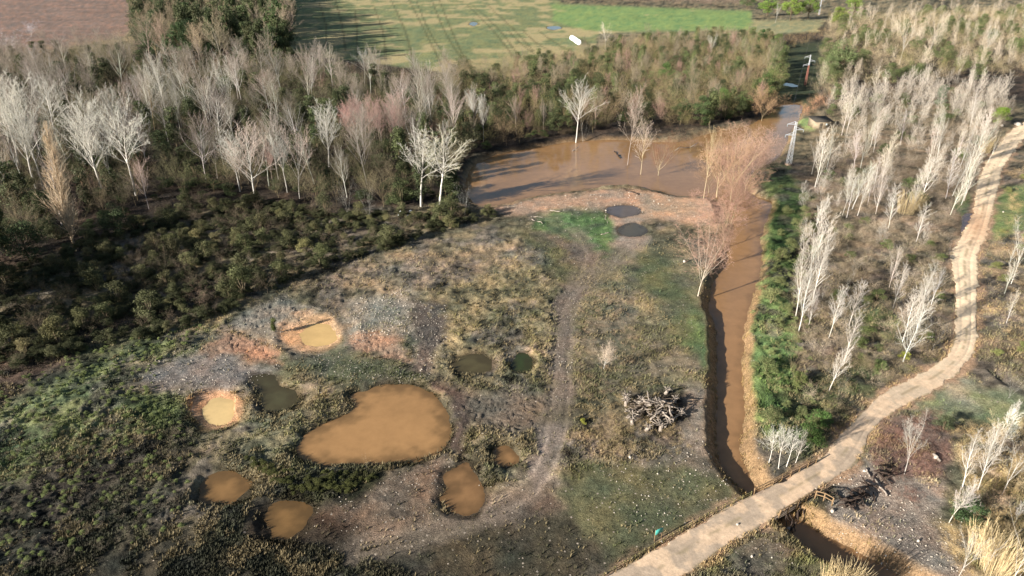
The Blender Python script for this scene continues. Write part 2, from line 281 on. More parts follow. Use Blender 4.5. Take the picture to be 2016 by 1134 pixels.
        up = ss(0, 1, np.clip(dd / bwl, 0, 1)) if nm != 'pit_water' else np.clip(dd / bwl, 0, 1) ** .8
        zin = lv - np.minimum(.7, np.maximum(-dd, 0) * ds)
        zz = np.where(dd > 0, lv + (np.maximum(z[m], lv + .1) - lv) * up, zin)
        if nm == 'pit_water': zz = zz + .12 * np.exp(-((dd - bw) / .8) ** 2)
        z[m] = zz
        wet = ss(1.0, .0, (dd + n2[m] * 2) / (bw * .8)) * (.7 if nm not in ('pit_water',) else .2)
        earth = lin(156, 126, 92) if nm in ('canal_water', 'pit_water') else lin(58, 48, 34)
        if nm == 'pit_water': earth = lin(206, 156, 98)
        if nm == 'canal_water':
            wet = np.where(V[m] > 560, ss(1.25, .5, dd / bwl) * .9, wet)
        col[m] = col[m] * (1 - wet[:, None]) + earth * wet[:, None]
        stone[m] *= (1 - wet)
    return z, np.clip(col * .86, .004, .9), stone
def hgt(x, y):
    return float(ground(np.array([x]), np.array([y]))[0][0])
# ---------------------------------------------------------------- materials
def mat(name, rough=.9):
    m = bpy.data.materials.new(name); m.use_nodes = True; b = m.node_tree.nodes['Principled BSDF']
    b.inputs['Roughness'].default_value = rough; b.inputs['Specular IOR Level'].default_value = .2
    return m, m.node_tree, b
def N(nt, t, **k):
    n = nt.nodes.new(t)
    for a, v in k.items(): setattr(n, a, v)
    return n
def noise_mul(nt, src, scale, lo, hi, coord=None, detail=4):
    n = N(nt, 'ShaderNodeTexNoise'); n.inputs['Scale'].default_value = scale; n.inputs['Detail'].default_value = detail; n.inputs['Roughness'].default_value = .7
    if coord: nt.links.new(coord, n.inputs['Vector'])
    mr = N(nt, 'ShaderNodeMapRange'); mr.inputs[1].default_value = .3; mr.inputs[2].default_value = .7; mr.inputs[3].default_value = lo; mr.inputs[4].default_value = hi
    nt.links.new(n.outputs['Fac'], mr.inputs[0])
    v = N(nt, 'ShaderNodeVectorMath', operation='SCALE'); nt.links.new(src, v.inputs[0]); nt.links.new(mr.outputs[0], v.inputs['Scale'])
    return v.outputs[0]
def flat_mat(name, c, rough=.85, scale=3, lo=.75, hi=1.2, bump=0.0, metallic=0):
    m, nt, b = mat(name, rough); tc = N(nt, 'ShaderNodeTexCoord'); r = N(nt, 'ShaderNodeRGB'); r.outputs[0].default_value = (*c, 1)
    b.inputs['Metallic'].default_value = metallic
    nt.links.new(noise_mul(nt, r.outputs[0], scale, lo, hi, tc.outputs['Object']), b.inputs['Base Color']); return m
def obj_mat(name, rough=.9, lo=.75, hi=1.25, scale=6, island=0.0):
    """colour comes from the object's own colour, varied by noise"""
    m, nt, b = mat(name, rough); oi = N(nt, 'ShaderNodeObjectInfo'); tc = N(nt, 'ShaderNodeTexCoord')
    s = noise_mul(nt, oi.outputs['Color'], scale, lo, hi, tc.outputs['Object'], 2)
    mr = N(nt, 'ShaderNodeMapRange'); mr.inputs[3].default_value = .8; mr.inputs[4].default_value = 1.2; nt.links.new(oi.outputs['Random'], mr.inputs[0])
    v = N(nt, 'ShaderNodeVectorMath', operation='SCALE'); nt.links.new(s, v.inputs[0]); nt.links.new(mr.outputs[0], v.inputs['Scale'])
    out = v.outputs[0]
    if island:
        at = N(nt, 'ShaderNodeAttribute', attribute_name='tone'); v2 = N(nt, 'ShaderNodeVectorMath', operation='MULTIPLY'); nt.links.new(out, v2.inputs[0]); nt.links.new(at.outputs['Color'], v2.inputs[1]); out = v2.outputs[0]
    nt.links.new(out, b.inputs['Base Color']); return m
M = {}
M['bark'] = obj_mat('pale_bark', lo=.7, hi=1.25, scale=1.5)
M['twig'] = obj_mat('bare_twig')
M['leaf'] = obj_mat('leaf', rough=.75, island=1.0)
M['wood'] = flat_mat('weathered_wood', lin(124, 102, 76), scale=5)
M['grey_wood'] = flat_mat('grey_dead_wood', lin(150, 138, 126), scale=4, lo=.4, hi=1.25)
M['dim_wood'] = flat_mat('dim_wood', lin(104, 92, 80), scale=4, lo=.5, hi=1.3)
M['burnt_wood'] = flat_mat('blackened_wood', lin(54, 44, 38), scale=4, lo=.5, hi=1.5)
M['steel'] = flat_mat('galvanised_steel', (.42, .43, .44), rough=.5, scale=8, lo=.85, hi=1.1)
M['red_steel'] = flat_mat('red_lead_paint', lin(140, 92, 80), rough=.6)
M['glass'] = flat_mat('insulator_glass', (.35, .4, .4), rough=.2)
M['sheet'] = flat_mat('dark_roof_sheet', lin(66, 62, 56), scale=1.5, lo=.6, hi=1.3)
M['plaster'] = flat_mat('shed_plaster', lin(138, 124, 104), scale=1.2)
M['white'] = flat_mat('white_wrap', (.85, .86, .88), rough=.4, lo=.93, hi=1.02)
M['sign'] = flat_mat('blue_green_sign', lin(70, 150, 140), rough=.4, lo=.85, hi=1.1)
M['stone'] = flat_mat('pale_limestone', lin(178, 168, 154), scale=.8, lo=.6, hi=1.15)
M['concrete'] = flat_mat('stained_concrete', lin(150, 130, 112), scale=1.5, lo=.55, hi=1.1)
M['wire'] = flat_mat('dark_wire', (.12, .12, .12))
def water_mat(i, c):
    m, nt, b = mat('muddy_water', .07); b.inputs['Specular IOR Level'].default_value = .5; b.inputs['IOR'].default_value = 1.33
    tc = N(nt, 'ShaderNodeTexCoord'); r = N(nt, 'ShaderNodeAttribute', attribute_name='Col')
    s = noise_mul(nt, r.outputs['Color'], .5, .9, 1.1, tc.outputs['Object'], 5)
    nt.links.new(s, b.inputs['Base Color'])
    n = N(nt, 'ShaderNodeTexNoise'); n.inputs['Scale'].default_value = 1.6; n.inputs['Detail'].default_value = 3; nt.links.new(tc.outputs['Object'], n.inputs['Vector'])
    bp = N(nt, 'ShaderNodeBump'); bp.inputs['Strength'].default_value = .12; bp.inputs['Distance'].default_value = .04
    nt.links.new(n.outputs['Fac'], bp.inputs['Height']); nt.links.new(bp.outputs[0], b.inputs['Normal']); return m
def ground_mat():
    m, nt, b = mat('open_ground', .95); b.inputs['Specular IOR Level'].default_value = .1
    at = N(nt, 'ShaderNodeAttribute', attribute_name='Col'); st = N(nt, 'ShaderNodeAttribute', attribute_name='stone'); tc = N(nt, 'ShaderNodeTexCoord')
    s = noise_mul(nt, at.outputs['Color'], 2.4, .6, 1.42, tc.outputs['Object'], 6)
    s = noise_mul(nt, s, .8, .7, 1.3, tc.outputs['Object'], 6)
    s = noise_mul(nt, s, 7, .45, 1.6, tc.outputs['Object'], 5)
    vo = N(nt, 'ShaderNodeTexVoronoi'); vo.inputs['Scale'].default_value = 2.6; nt.links.new(tc.outputs['Object'], vo.inputs['Vector'])
    sep = N(nt, 'ShaderNodeSeparateColor'); nt.links.new(vo.outputs['Color'], sep.inputs[0])
    # a cell bears a pebble when its random value is below the stoniness
    mm = N(nt, 'ShaderNodeMath', operation='MULTIPLY'); nt.links.new(st.outputs['Fac'], mm.inputs[0]); mm.inputs[1].default_value = .3
    lt = N(nt, 'ShaderNodeMath', operation='LESS_THAN'); nt.links.new(sep.outputs[0], lt.inputs[0]); nt.links.new(mm.outputs[0], lt.inputs[1])
    r = N(nt, 'ShaderNodeMapRange'); r.inputs[1].default_value = .0; r.inputs[2].default_value = 1; r.inputs[3].default_value = .12; r.inputs[4].default_value = .34; nt.links.new(sep.outputs[1], r.inputs[0])
    l2 = N(nt, 'ShaderNodeMath', operation='LESS_THAN'); nt.links.new(vo.outputs['Distance'], l2.inputs[0]); nt.links.new(r.outputs[0], l2.inputs[1])
    an = N(nt, 'ShaderNodeMath', operation='MULTIPLY'); nt.links.new(lt.outputs[0], an.inputs[0]); nt.links.new(l2.outputs[0], an.inputs[1])
    mx = N(nt, 'ShaderNodeMix', data_type='RGBA'); nt.links.new(an.outputs[0], mx.inputs[0]); nt.links.new(s, mx.inputs[6]); mx.inputs[7].default_value = (*lin(168, 154, 138), 1)
    nt.links.new(mx.outputs[2], b.inputs['Base Color'])
    n = N(nt, 'ShaderNodeTexNoise'); n.inputs['Scale'].default_value = 5; n.inputs['Detail'].default_value = 6; n.inputs['Roughness'].default_value = .75; nt.links.new(tc.outputs['Object'], n.inputs['Vector'])
    bp = N(nt, 'ShaderNodeBump'); bp.inputs['Strength'].default_value = 1.0; bp.inputs['Distance'].default_value = .3
    nt.links.new(n.outputs['Fac'], bp.inputs['Height']); nt.links.new(bp.outputs[0], b.inputs['Normal']); return m
def road_mat():
    m, nt, b = mat('packed_gravel', .95); at = N(nt, 'ShaderNodeAttribute', attribute_name='Col'); tc = N(nt, 'ShaderNodeTexCoord')
    s = noise_mul(nt, at.outputs['Color'], .9, .82, 1.15, tc.outputs['Object'], 6); s = noise_mul(nt, s, 7, .85, 1.12, tc.outputs['Object'], 3)
    nt.links.new(s, b.inputs['Base Color'])
    n = N(nt, 'ShaderNodeTexNoise'); n.inputs['Scale'].default_value = 3; n.inputs['Detail'].default_value = 5; nt.links.new(tc.outputs['Object'], n.inputs['Vector'])
    bp = N(nt, 'ShaderNodeBump'); bp.inputs['Strength'].default_value = .4; bp.inputs['Distance'].default_value = .06
    nt.links.new(n.outputs['Fac'], bp.inputs['Height']); nt.links.new(bp.outputs[0], b.inputs['Normal']); return m
# ---------------------------------------------------------------- mesh and object helpers
def mesh_np(name, V, F, mats, fm=None, smooth_=False):
    """V (n,3), F (m,k) same k for all, or list of arrays"""
    Fs = F if isinstance(F, list) else [F]; Fs = [np.asarray(f) for f in Fs if len(f)]
    me = bpy.data.meshes.new(name); me.vertices.add(len(V)); me.vertices.foreach_set('co', np.asarray(V, np.float32).ravel())
    nl = sum(f.size for f in Fs); nf = sum(len(f) for f in Fs)
    me.loops.add(nl); me.polygons.add(nf)
    me.loops.foreach_set('vertex_index', np.concatenate([f.ravel() for f in Fs]).astype(np.int32))
    tot = np.concatenate([np.full(len(f), f.shape[1]) for f in Fs]); st = np.concatenate([[0], np.cumsum(tot)[:-1]])
    me.polygons.foreach_set('loop_start', st.astype(np.int32)); me.polygons.foreach_set('loop_total', tot.astype(np.int32))
    for m in mats: me.materials.append(m)
    if fm is not None: me.polygons.foreach_set('material_index', np.asarray(fm, np.int32))
    if smooth_: me.polygons.foreach_set('use_smooth', np.ones(nf, bool))
    me.update(); me.validate(); return me
def vcol(me, name, col):
    a = me.color_attributes.new(name, 'FLOAT_COLOR', 'POINT'); c = np.ones((len(col), 4), np.float32); c[:, :3] = col; a.data.foreach_set('color', c.ravel())
def link(name, me, parent=None, loc=(0, 0, 0), color=None):
    o = bpy.data.objects.new(name, me); C.objects.link(o); o.location = loc
    if parent: o.parent = parent
    if color is not None: o.color = (*color, 1)
    return o
def tag(o, label=None, cat=None, group=None, kind=None):
    if label: o['label'] = label
    if cat: o['category'] = cat
    if group: o['group'] = group
    if kind: o['kind'] = kind
    return o
def empty(name, loc, rz=0, label=None, cat=None, group=None):
    o = bpy.data.objects.new(name, None); C.objects.link(o); o.location = loc; o.rotation_euler = (0, 0, rz); o.empty_display_size = .2
    return tag(o, label, cat, group)
def tubes(segs, sides=4):
    """segs: array (n,8) p0,p1,r0,r1 -> V,F"""
    s = np.asarray(segs, float).reshape(-1, 8); a, b = s[:, :3], s[:, 3:6]; d = b - a; L = np.linalg.norm(d, axis=1, keepdims=True) + 1e-9; d = d / L
    ref = np.where(np.abs(d[:, 2:3]) > .9, np.array([[1., 0, 0]]), np.array([[0, 0, 1.]])); u = np.cross(d, ref); u /= np.linalg.norm(u, axis=1, keepdims=True); v = np.cross(d, u)
    an = np.arange(sides) * 2 * math.pi / sides; ring = u[:, None] * np.cos(an)[None, :, None] + v[:, None] * np.sin(an)[None, :, None]
    V = np.concatenate([a[:, None] + ring * s[:, 6, None, None], b[:, None] + ring * s[:, 7, None, None]], 1).reshape(-1, 3)
    base = np.arange(len(s))[:, None, None] * 2 * sides; i = np.arange(sides); q = np.stack([i, (i + 1) % sides, (i + 1) % sides + sides, i + sides], 1)[None]
    return V, (base + q).reshape(-1, 4)
def join(parts):
    Vs, Fs, off = [], [], 0
    for V, F in parts:
        Vs.append(V); Fs.append(np.asarray(F) + off); off += len(V)
    return np.concatenate(Vs), Fs
def box(c, s, rz=0, tilt=0):
    V = np.array([(x, y, z) for x in (-.5, .5) for y in (-.5, .5) for z in (-.5, .5)]) * np.array(s)
    if tilt: t = math.cos(tilt), math.sin(tilt); V = np.stack([V[:, 0] * t[0] - V[:, 2] * t[1], V[:, 1], V[:, 0] * t[1] + V[:, 2] * t[0]], 1)
    cz, sz = math.cos(rz), math.sin(rz); V = np.stack([V[:, 0] * cz - V[:, 1] * sz, V[:, 0] * sz + V[:, 1] * cz, V[:, 2]], 1) + np.array(c)
    F = np.array([(0, 1, 3, 2), (4, 6, 7, 5), (0, 4, 5, 1), (2, 3, 7, 6), (0, 2, 6, 4), (1, 5, 7, 3)]); return V, F
def bar(p, q, w, h=None):
    p, q = np.array(p, float), np.array(q, float); return tubes(np.concatenate([p, q, [w, w]])[None], 4) if h is None else None
def capped(p, q, r0, r1, sides=8):
    V, F = tubes(np.concatenate([p, q, [r0, r1]])[None], sides)
    V = np.concatenate([V, [p], [q]]); n = sides
    T = [(i, (i + 1) % n, 2 * n)[::-1] for i in range(n)] + [(n + i, n + (i + 1) % n, 2 * n + 1) for i in range(n)]
    return V, F, np.array(T)
# ---------------------------------------------------------------- ground sheet
cols = np.concatenate([-np.geomspace(6, .98, 14), np.linspace(-.95, .95, 800), np.geomspace(.98, 6, 14)])
rows = np.concatenate([np.geomspace(3200, 1290, 12), np.arange(1280, -20, -2.6), np.array([-26, -34, -44, -56, -70, -84, -96, -106, -113, -115.5])])
bb = (567 - rows) / FOC; tt = CAMZ / (SP - bb * CP); yy = tt * (CP + bb * SP)
GX = tt[:, None] * cols[None, :]; GY = np.repeat(yy[:, None], len(cols), 1)
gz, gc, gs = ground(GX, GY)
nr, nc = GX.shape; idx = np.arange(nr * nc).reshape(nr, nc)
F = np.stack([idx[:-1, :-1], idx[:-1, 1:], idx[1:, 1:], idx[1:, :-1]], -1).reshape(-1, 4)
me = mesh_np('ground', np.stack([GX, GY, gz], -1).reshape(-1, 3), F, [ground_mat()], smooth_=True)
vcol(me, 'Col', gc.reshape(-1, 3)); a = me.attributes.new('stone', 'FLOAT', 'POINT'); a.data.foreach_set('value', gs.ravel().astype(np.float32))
tag(link('ground', me), kind='structure')
def sample_grid(x, y):
    """fast height and colour from the sheet already computed"""
    u, v = P(x, y); u = np.asarray(u); v = np.asarray(v)
    cj = np.clip(np.interp((u - 1008) / FOC, cols, np.arange(nc)), 0, nc - 1.001); ri = np.clip(np.interp(-v, -rows, np.arange(nr)), 0, nr - 1.001)
    i, j = ri.astype(int), cj.astype(int); fi, fj = ri - i, cj - j
    z = (gz[i, j] * (1 - fi) + gz[i + 1, j] * fi) * (1 - fj) + (gz[i, j + 1] * (1 - fi) + gz[i + 1, j + 1] * fi) * fj
    return z, gc[i, j]
def gh(x, y): return float(sample_grid(np.array([x]), np.array([y]))[0][0])
# water sheets
WM = water_mat(0, (0, 0, 0))
for (nm, pts, lv, bw, wc, ds, lb), poly in zip(BODIES, BP):
    st_ = .8 if nm == 'canal_water' else .3; ext = .9 if bw > 1 else .4
    gx = np.arange(poly[:, 0].min() - 1, poly[:, 0].max() + 1 + st_, st_); gy = np.arange(poly[:, 1].min() - 1, poly[:, 1].max() + 1 + st_, st_); QX, QY = np.meshgrid(gx, gy)
    sd = sdf(poly, QX, QY); id_ = np.arange(QX.size).reshape(QX.shape); k = (sd[:-1, :-1] < ext) | (sd[1:, 1:] < ext) | (sd[:-1, 1:] < ext) | (sd[1:, :-1] < ext)
    F = np.stack([id_[:-1, :-1], id_[:-1, 1:], id_[1:, 1:], id_[1:, :-1]], -1)[k]; used = np.unique(F); mp = np.full(QX.size, -1); mp[used] = np.arange(len(used))
    x_, y_, d_ = QX.ravel()[used], QY.ravel()[used], sd.ravel()[used]; big = nm == 'canal_water'
    sh = ss(-3.4 if bw > 1 and not big else -1.4, .3, d_ + (fbm(x_ / 1.3, y_ / 1.3, 4, 6) - .5) * (4.5 if not big else 3)) * (.9 if nm != 'pit_water' else .1) * (.5 if big else 1)
    wc = wc.mean() + (wc - wc.mean()) * .93; sub = wc * .35 + lin(70, 58, 38) * .4; pt_ = fbm(x_ / 14, y_ / 14, 4, 60)[:, None]; cw = wc * (1 - sh[:, None]) + sub * sh[:, None]; cw = cw * (.78 + .44 * pt_)
    me = mesh_np(nm, np.column_stack([x_, y_, 0 * x_]), mp[F], [WM]); vcol(me, 'Col', cw)
    o = link(nm, me, loc=(0, 0, lv)); tag(o, lb, None, None, 'structure')
    if me.polygons[0].normal.z < 0: me.flip_normals()
# road ribbon
NS = 34; ni = np.arange(nL); 
lng = np.linspace(0, nL - 1, nL * 9); rl = np.stack([np.interp(lng, ni, RL[:, k]) for k in (0, 1)], 1); rr_ = np.stack([np.interp(lng, ni, RR[:, k]) for k in (0, 1)], 1)
s = np.linspace(0, 1, NS)[None, :, None]; s = np.repeat(s, len(lng), 0)
jl = (fbm(rl[:, 0] * .6, rl[:, 1] * .6, 5, 5) - .5) * .34; jr = (fbm(rr_[:, 0] * .6, rr_[:, 1] * .6, 5, 9) - .5) * .34
s = jl[:, None, None] * (1 - s) + jr[:, None, None] * s + s
RP = rl[:, None] * (1 - s) + rr_[:, None] * s; X, Y = RP[..., 0], RP[..., 1]; U, V = P(X, Y)
S = s[..., 0]; z = .03 + .10 * np.sin(np.pi * np.clip(S, 0, 1)) ** .7 + (fbm(X / 1.5, Y / 1.5, 3, 4) - .5) * .06
z -= .03 * (np.exp(-((S - .3) / .08) ** 2) + np.exp(-((S - .7) / .08) ** 2)) * ss(900, 600, V); z = np.where((np.arange(NS)[None] == 0) | (np.arange(NS)[None] == NS - 1), -.05, z)
pale = lin(238, 212, 176); muddy = lin(174, 154, 132); a = ss(560, 860, V)[..., None]
cc = pale * (1 - a) + muddy * a
p = fbm(X / 1.5 + 3, Y / 1.5, 6, 44)[..., None]; dry = ss(.44, .64, p + .06 * (1 - a)) * (.35 + .45 * a)
cc = cc * (1 - dry) + lin(214, 184, 152) * dry
cc = cc * (1 - .12 * (np.exp(-((S - .3) / .07) ** 2) + np.exp(-((S - .7) / .07) ** 2))[..., None])
gl = np.exp(-((S - .5) / .07) ** 2) * ss(.45, .62, fbm(X / 2, Y / 2, 4, 71)) * .55 + ss(.10, .0, np.minimum(S, 1 - S)) * ss(.35, .6, fbm(X / .9, Y / .9, 4, 72)) * .8
cc = cc * (1 - gl[..., None]) + lin(118, 106, 76) * gl[..., None]
wl = (np.exp(-((S - .28) / .045) ** 2) + np.exp(-((S - .72) / .045) ** 2)) * (.5 + .5 * fbm(X, Y, 3, 73)); cc = cc * (1 + .16 * wl[..., None]); z = z - .05 * wl
pz = np.exp(-(((U - 1925) / 34) ** 2 + ((V - 445) / 42) ** 2))[..., None]; cc = cc * (1 - .5 * pz) + lin(170, 110, 70) * .5 * pz
n0, n1_ = X.shape; idx = np.arange(n0 * n1_).reshape(n0, n1_); F = np.stack([idx[:-1, :-1], idx[1:, :-1], idx[1:, 1:], idx[:-1, 1:]], -1).reshape(-1, 4)
me = mesh_np('road', np.stack([X, Y, z], -1).reshape(-1, 3), F, [road_mat()], smooth_=True); vcol(me, 'Col', cc.reshape(-1, 3))
if me.polygons[0].normal.z < 0: me.flip_normals()
tag(link('road', me), 'pale dirt road curving down the right side and over the canal', None, None, 'structure')
# ---------------------------------------------------------------- plants: generators
def norm(v): return v / (np.linalg.norm(v) + 1e-9)
def grow(rng, spec):
    """spec: list of levels dict(n, ang, ratio, seg, wob, up, start, r); returns list of seg lists per level"""
    out = [[] for _ in spec]
    def br(p, d, L, r, lv):
        sp = spec[lv]; n = sp['seg']; pts = [p]; ds = []
        for i in range(n):
            d = norm(d + rng.normal(0, sp['wob'], 3) + np.array([0, 0, sp['up']]))
            q = pts[-1] + d * L / n; r0 = r * (1 - .8 * i / n); r1 = r * (1 - .8 * (i + 1) / n)
            out[lv].append((*pts[-1], *q, r0, r1)); pts.append(q); ds.append(d)
        if lv + 1 < len(spec):
            c = spec[lv + 1]; k = c['n']
            for j in range(k):
                f = c['start'] + (1 - c['start']) * ((j + rng.random()) / k); i = min(int(f * n), n - 1); ff = f * n - i
                pp = pts[i] * (1 - ff) + pts[i + 1] * ff; dd = ds[i]
                az = j * 2.4 + rng.random() * 1.2; ref = norm(np.cross(dd, np.array([.3, .9, .2]))); v = np.cross(dd, ref)
                side = ref * math.cos(az) + v * math.sin(az); an = c['ang'] * (.75 + .5 * rng.random())
                nd = norm(dd * math.cos(an) + side * math.sin(an))
                prof = c.get('prof', lambda f: 1 - .65 * f)(f)
                br(pp, nd, L * c['ratio'] * prof * (.75 + .5 * rng.random()), max(r * (1 - .8 * f) * .55, c['rmin']), lv + 1)
    br(np.zeros(3), np.array([0, 0, 1.]), 1.0, spec[0]['r'], 0)
    return out
def segmesh(name, levels, sides, m):
    parts = [tubes(l, s) for l, s in zip(levels, sides) if len(l)]; V, F = join(parts); return mesh_np(name, V, F, [m])
def normalise(levels):
    zmax = max(s[5] for l in levels for s in l); k = 1 / zmax
    return [[tuple(x * k for x in s[:6]) + tuple(x * k for x in s[6:]) for s in l] for l in levels]
def L(n, ang, ratio, seg, wob, up, start, rmin=.0008, prof=None, r=.01):
    d = dict(n=n, ang=ang, ratio=ratio, seg=seg, wob=wob, up=up, start=start, rmin=rmin, r=r)
    if prof: d['prof'] = prof
    return d
def tree_pair(name, rng, spec, cut=2, merged=False):
    spec = [dict(d) for d in spec]
    for i, d in enumerate(spec[1:]): d['ang'] *= .8 + .45 * rng.random(); d['ratio'] *= .82 + .4 * rng.random() if i else 1; d['n'] = max(2, int(d['n'] * (.75 + .4 * rng.random()))); d['wob'] *= .8 + .7 * rng.random()
    spec[1]['start'] = min(.6, spec[1]['start'] * (.7 + .8 * rng.random()))
    lv = normalise(grow(rng, spec))
    sides = [6, 4, 3, 3, 3]
    if merged: return segmesh(name, lv, sides, M['twig'])
    return (segmesh('trunk', lv[:cut], sides, M['bark']), segmesh('crown', lv[cut:], sides[cut:], M['twig']))
PR = {}
def protos(kind, fn, n, seed):
    PR[kind] = [fn(np.random.default_rng(seed + i)) for i in range(n)]
POP = lambda tr: [L(0, 0, 0, 10, .03, .02, 0, r=tr), L(26, .5, .5, 6, .09, .10, .3, .0018, lambda f: 1.15 - .75 * abs(f - .3)), L(11, .5, .36, 3, .13, .07, .15, .0011), L(7, .55, .45, 2, .18, .05, .1, .0009), L(3, .5, .5, 1, .2, 0, .2, .0008)]
VASE = [L(0, 0, 0, 5, .05, .02, 0, r=.012), L(10, .42, 1.15, 8, .07, .06, .4, .004, lambda f: 1.0), L(13, .5, .34, 4, .12, .08, .3, .0016), L(8, .55, .42, 2, .18, .05, .15, .001), L(4, .55, .5, 1, .2, .0, .2, .0008)]
LOMB = [L(0, 0, 0, 10, .02, .02, 0, r=.012), L(70, .34, .30, 4, .05, .16, .02, .002, lambda f: 1.15 - .85 * f), L(10, .4, .5, 2, .12, .12, .1, .001), L(7, .5, .5, 1, .2, .1, .1, .0009)]
BUSH = [L(0, 0, 0, 2, .06, .02, 0, r=.014), L(11, .62, 2.2, 6, .12, .06, .15, .004, lambda f: 1.0), L(12, .7, .42, 4, .16, .04, .2, .0022), L(8, .7, .45, 2, .22, .02, .15, .0016), L(5, .8, .5, 1, .2, 0, .2, .0014)]
WILL = [L(0, 0, 0, 3, .08, .02, 0, r=.022), L(14, .62, 1.6, 7, .10, .07, .3, .005, lambda f: 1.0), L(14, .65, .42, 4, .15, .05, .2, .002), L(9, .7, .48, 2, .2, .03, .15, .0021), L(6, .7, .5, 1, .2, 0, .15, .0018)]
SAPL = [L(0, 0, 0, 1, .04, .02, 0, r=.012), L(9, .35, 6.0, 5, .07, .05, .1, .005, lambda f: 1.0), L(9, .5, .35, 3, .15, .06, .25, .002), L(7, .6, .4, 1, .2, 0, .2, .0014), L(3, .6, .5, 1, .2, 0, .2, .0012)]
PLUM = [L(0, 0, 0, 9, .035, .02, 0, r=.008), L(26, .46, .42, 5, .08, .09, .18, .0022, lambda f: 1.15 - .8 * f), L(9, .46, .42, 3, .14, .07, .15, .0012), L(6, .5, .5, 2, .16, .04, .1, .001), L(3, .5, .5, 1, .2, 0, .2, .0009)]
protos('plume', lambda r: tree_pair('p', r, PLUM), 7, 400)
protos('poplar', lambda r: tree_pair('p', r, POP(.011)), 6, 10)
protos('vase', lambda r: tree_pair('p', r, VASE), 5, 30)
protos('lombardy', lambda r: tree_pair('p', r, LOMB), 1, 50)
protos('willow', lambda r: tree_pair('p', r, WILL), 4, 60)
protos('sapling', lambda r: tree_pair('p', r, SAPL), 5, 70)
protos('bush', lambda r: tree_pair('bush', r, BUSH), 6, 90)
protos('thin', lambda r: tree_pair('thin', r, POP(.009)), 5, 120)
def leafcloud(rng, n, size, blobs, flat=.75):
    """leaf-sized quads in clumps: n leaves spread over blobs (x,y,z,r)"""
    bl = np.array(blobs); w = bl[:, 3] ** 2; pick = rng.choice(len(bl), n, p=w / w.sum()); b = bl[pick]
    d = rng.normal(size=(n, 3)); d /= np.linalg.norm(d, axis=1, keepdims=True); rr = b[:, 3] * (.45 + .6 * rng.random(n) ** .6)
    c = b[:, :3] + d * rr[:, None] * np.array([1, 1, flat])
    u = rng.normal(size=(n, 3)); u /= np.linalg.norm(u, axis=1, keepdims=True); nn = d + .6 * rng.normal(size=(n, 3)); v = np.cross(nn, u); v /= np.linalg.norm(v, axis=1, keepdims=True) + 1e-9; u = np.cross(v, nn); u /= np.linalg.norm(u, axis=1, keepdims=True) + 1e-9
    sz = size * (.6 + .8 * rng.random(n))[:, None]
    V = np.stack([c - u * sz, c + v * sz * .45, c + u * sz, c - v * sz * .45], 1).reshape(-1, 3)
    tone = np.repeat((.55 + .9 * rng.random(n)) * np.repeat(1, n), 4); bt = (.8 + .45 * rng.random(len(bl)))[pick]; tone *= np.repeat(bt, 4)
    return V, np.arange(4 * n).reshape(-1, 4), np.stack([tone * (1 + .0 * tone), tone, tone * .9], 1)
def leafy(rng, kind):
    blobs = []
    if kind == 'tree':
        for i in range(34):
            a, h = rng.random() * 6.28, rng.random() ** .8; r = .30 * math.sin(math.pi * min(.97, .14 + h * .8)) ** .7 * rng.random() ** .4
            blobs.append((r * math.cos(a), r * math.sin(a), .22 + .68 * h, .085 + .05 * rng.random()))
        n, sz = 5200, .014
    elif kind == 'column':
        for i in range(26):
            a, h = rng.random() * 6.28, rng.random(); r = .09 * rng.random()
            blobs.append((r * math.cos(a), r * math.sin(a), .12 + .8 * h, .07 + .05 * rng.random()))
        n, sz = 3600, .016
    else:
        for i in range(22):
            a, h = rng.random() * 6.28, rng.random(); r = .42 * rng.random() ** .5 * (1 - .45 * h)
            blobs.append((r * math.cos(a), r * math.sin(a), .2 + .62 * h, .1 + .13 * rng.random() ** 2))
        n, sz = 3600, .021
    V, F, t = leafcloud(rng, n, sz, blobs)
    crown = mesh_np('crown', V, F, [M['leaf']]); vcol(crown, 'tone', t)
    if kind == 'shrub': segs = [(0, 0, -.05, b[0] * .7, b[1] * .7, b[2], .018, .006) for b in blobs[:7]]
    else: segs = [(0, 0, -.02, 0, 0, .8, .018, .005)] + [(0, 0, b[2] * .6, b[0] * .9, b[1] * .9, b[2], .008, .003) for b in blobs[:14]]
    return mesh_np('trunk', *tubes(segs, 5), [M['bark']]), crown
protos('evergreen', lambda r: leafy(r, 'tree'), 3, 200)
protos('ivy', lambda r: leafy(r, 'column'), 2, 220)
protos('shrub', lambda r: leafy(r, 'shrub'), 5, 240)
RNG = np.random.default_rng(5)
def plant(kind, name, x, y, H, wid, bark, twig, label, cat='tree', group=None, lean=(0, 0), rz=None, z=None, var=None):
    pr = PR[kind]; v = pr[RNG.integers(len(pr)) if var is None else var]
    if z is None: z = gh(x, y)
    e = empty(name, (x, y, z - .08), 0, label, cat, group)
    e.rotation_euler = (lean[1], lean[0], RNG.random() * 6.28 if rz is None else rz); e.scale = (H * wid, H * wid, H)
    link('trunk', v[0], e, color=bark); link('crown', v[1], e, color=twig); return e
def size_at(px, py, ptop):
    """base pixel and top pixel row -> position and real height of an upright thing"""
    x, y = G(px, py); x, y = float(x), float(y); z = gh(x, y)
    lo, hi = .1, 60
    for _ in range(40):
        m = (lo + hi) / 2
        if P(x, y, z + m)[1] > ptop: lo = m
        else: hi = m
    return x, y, lo
WHT, PNK, BRN, OLV, STR = lin(192, 186, 176), lin(178, 162, 150), lin(134, 118, 92), lin(132, 124, 84), lin(176, 158, 124)
WTW = lin(194, 190, 178)
GRY = lin(150, 136, 124)
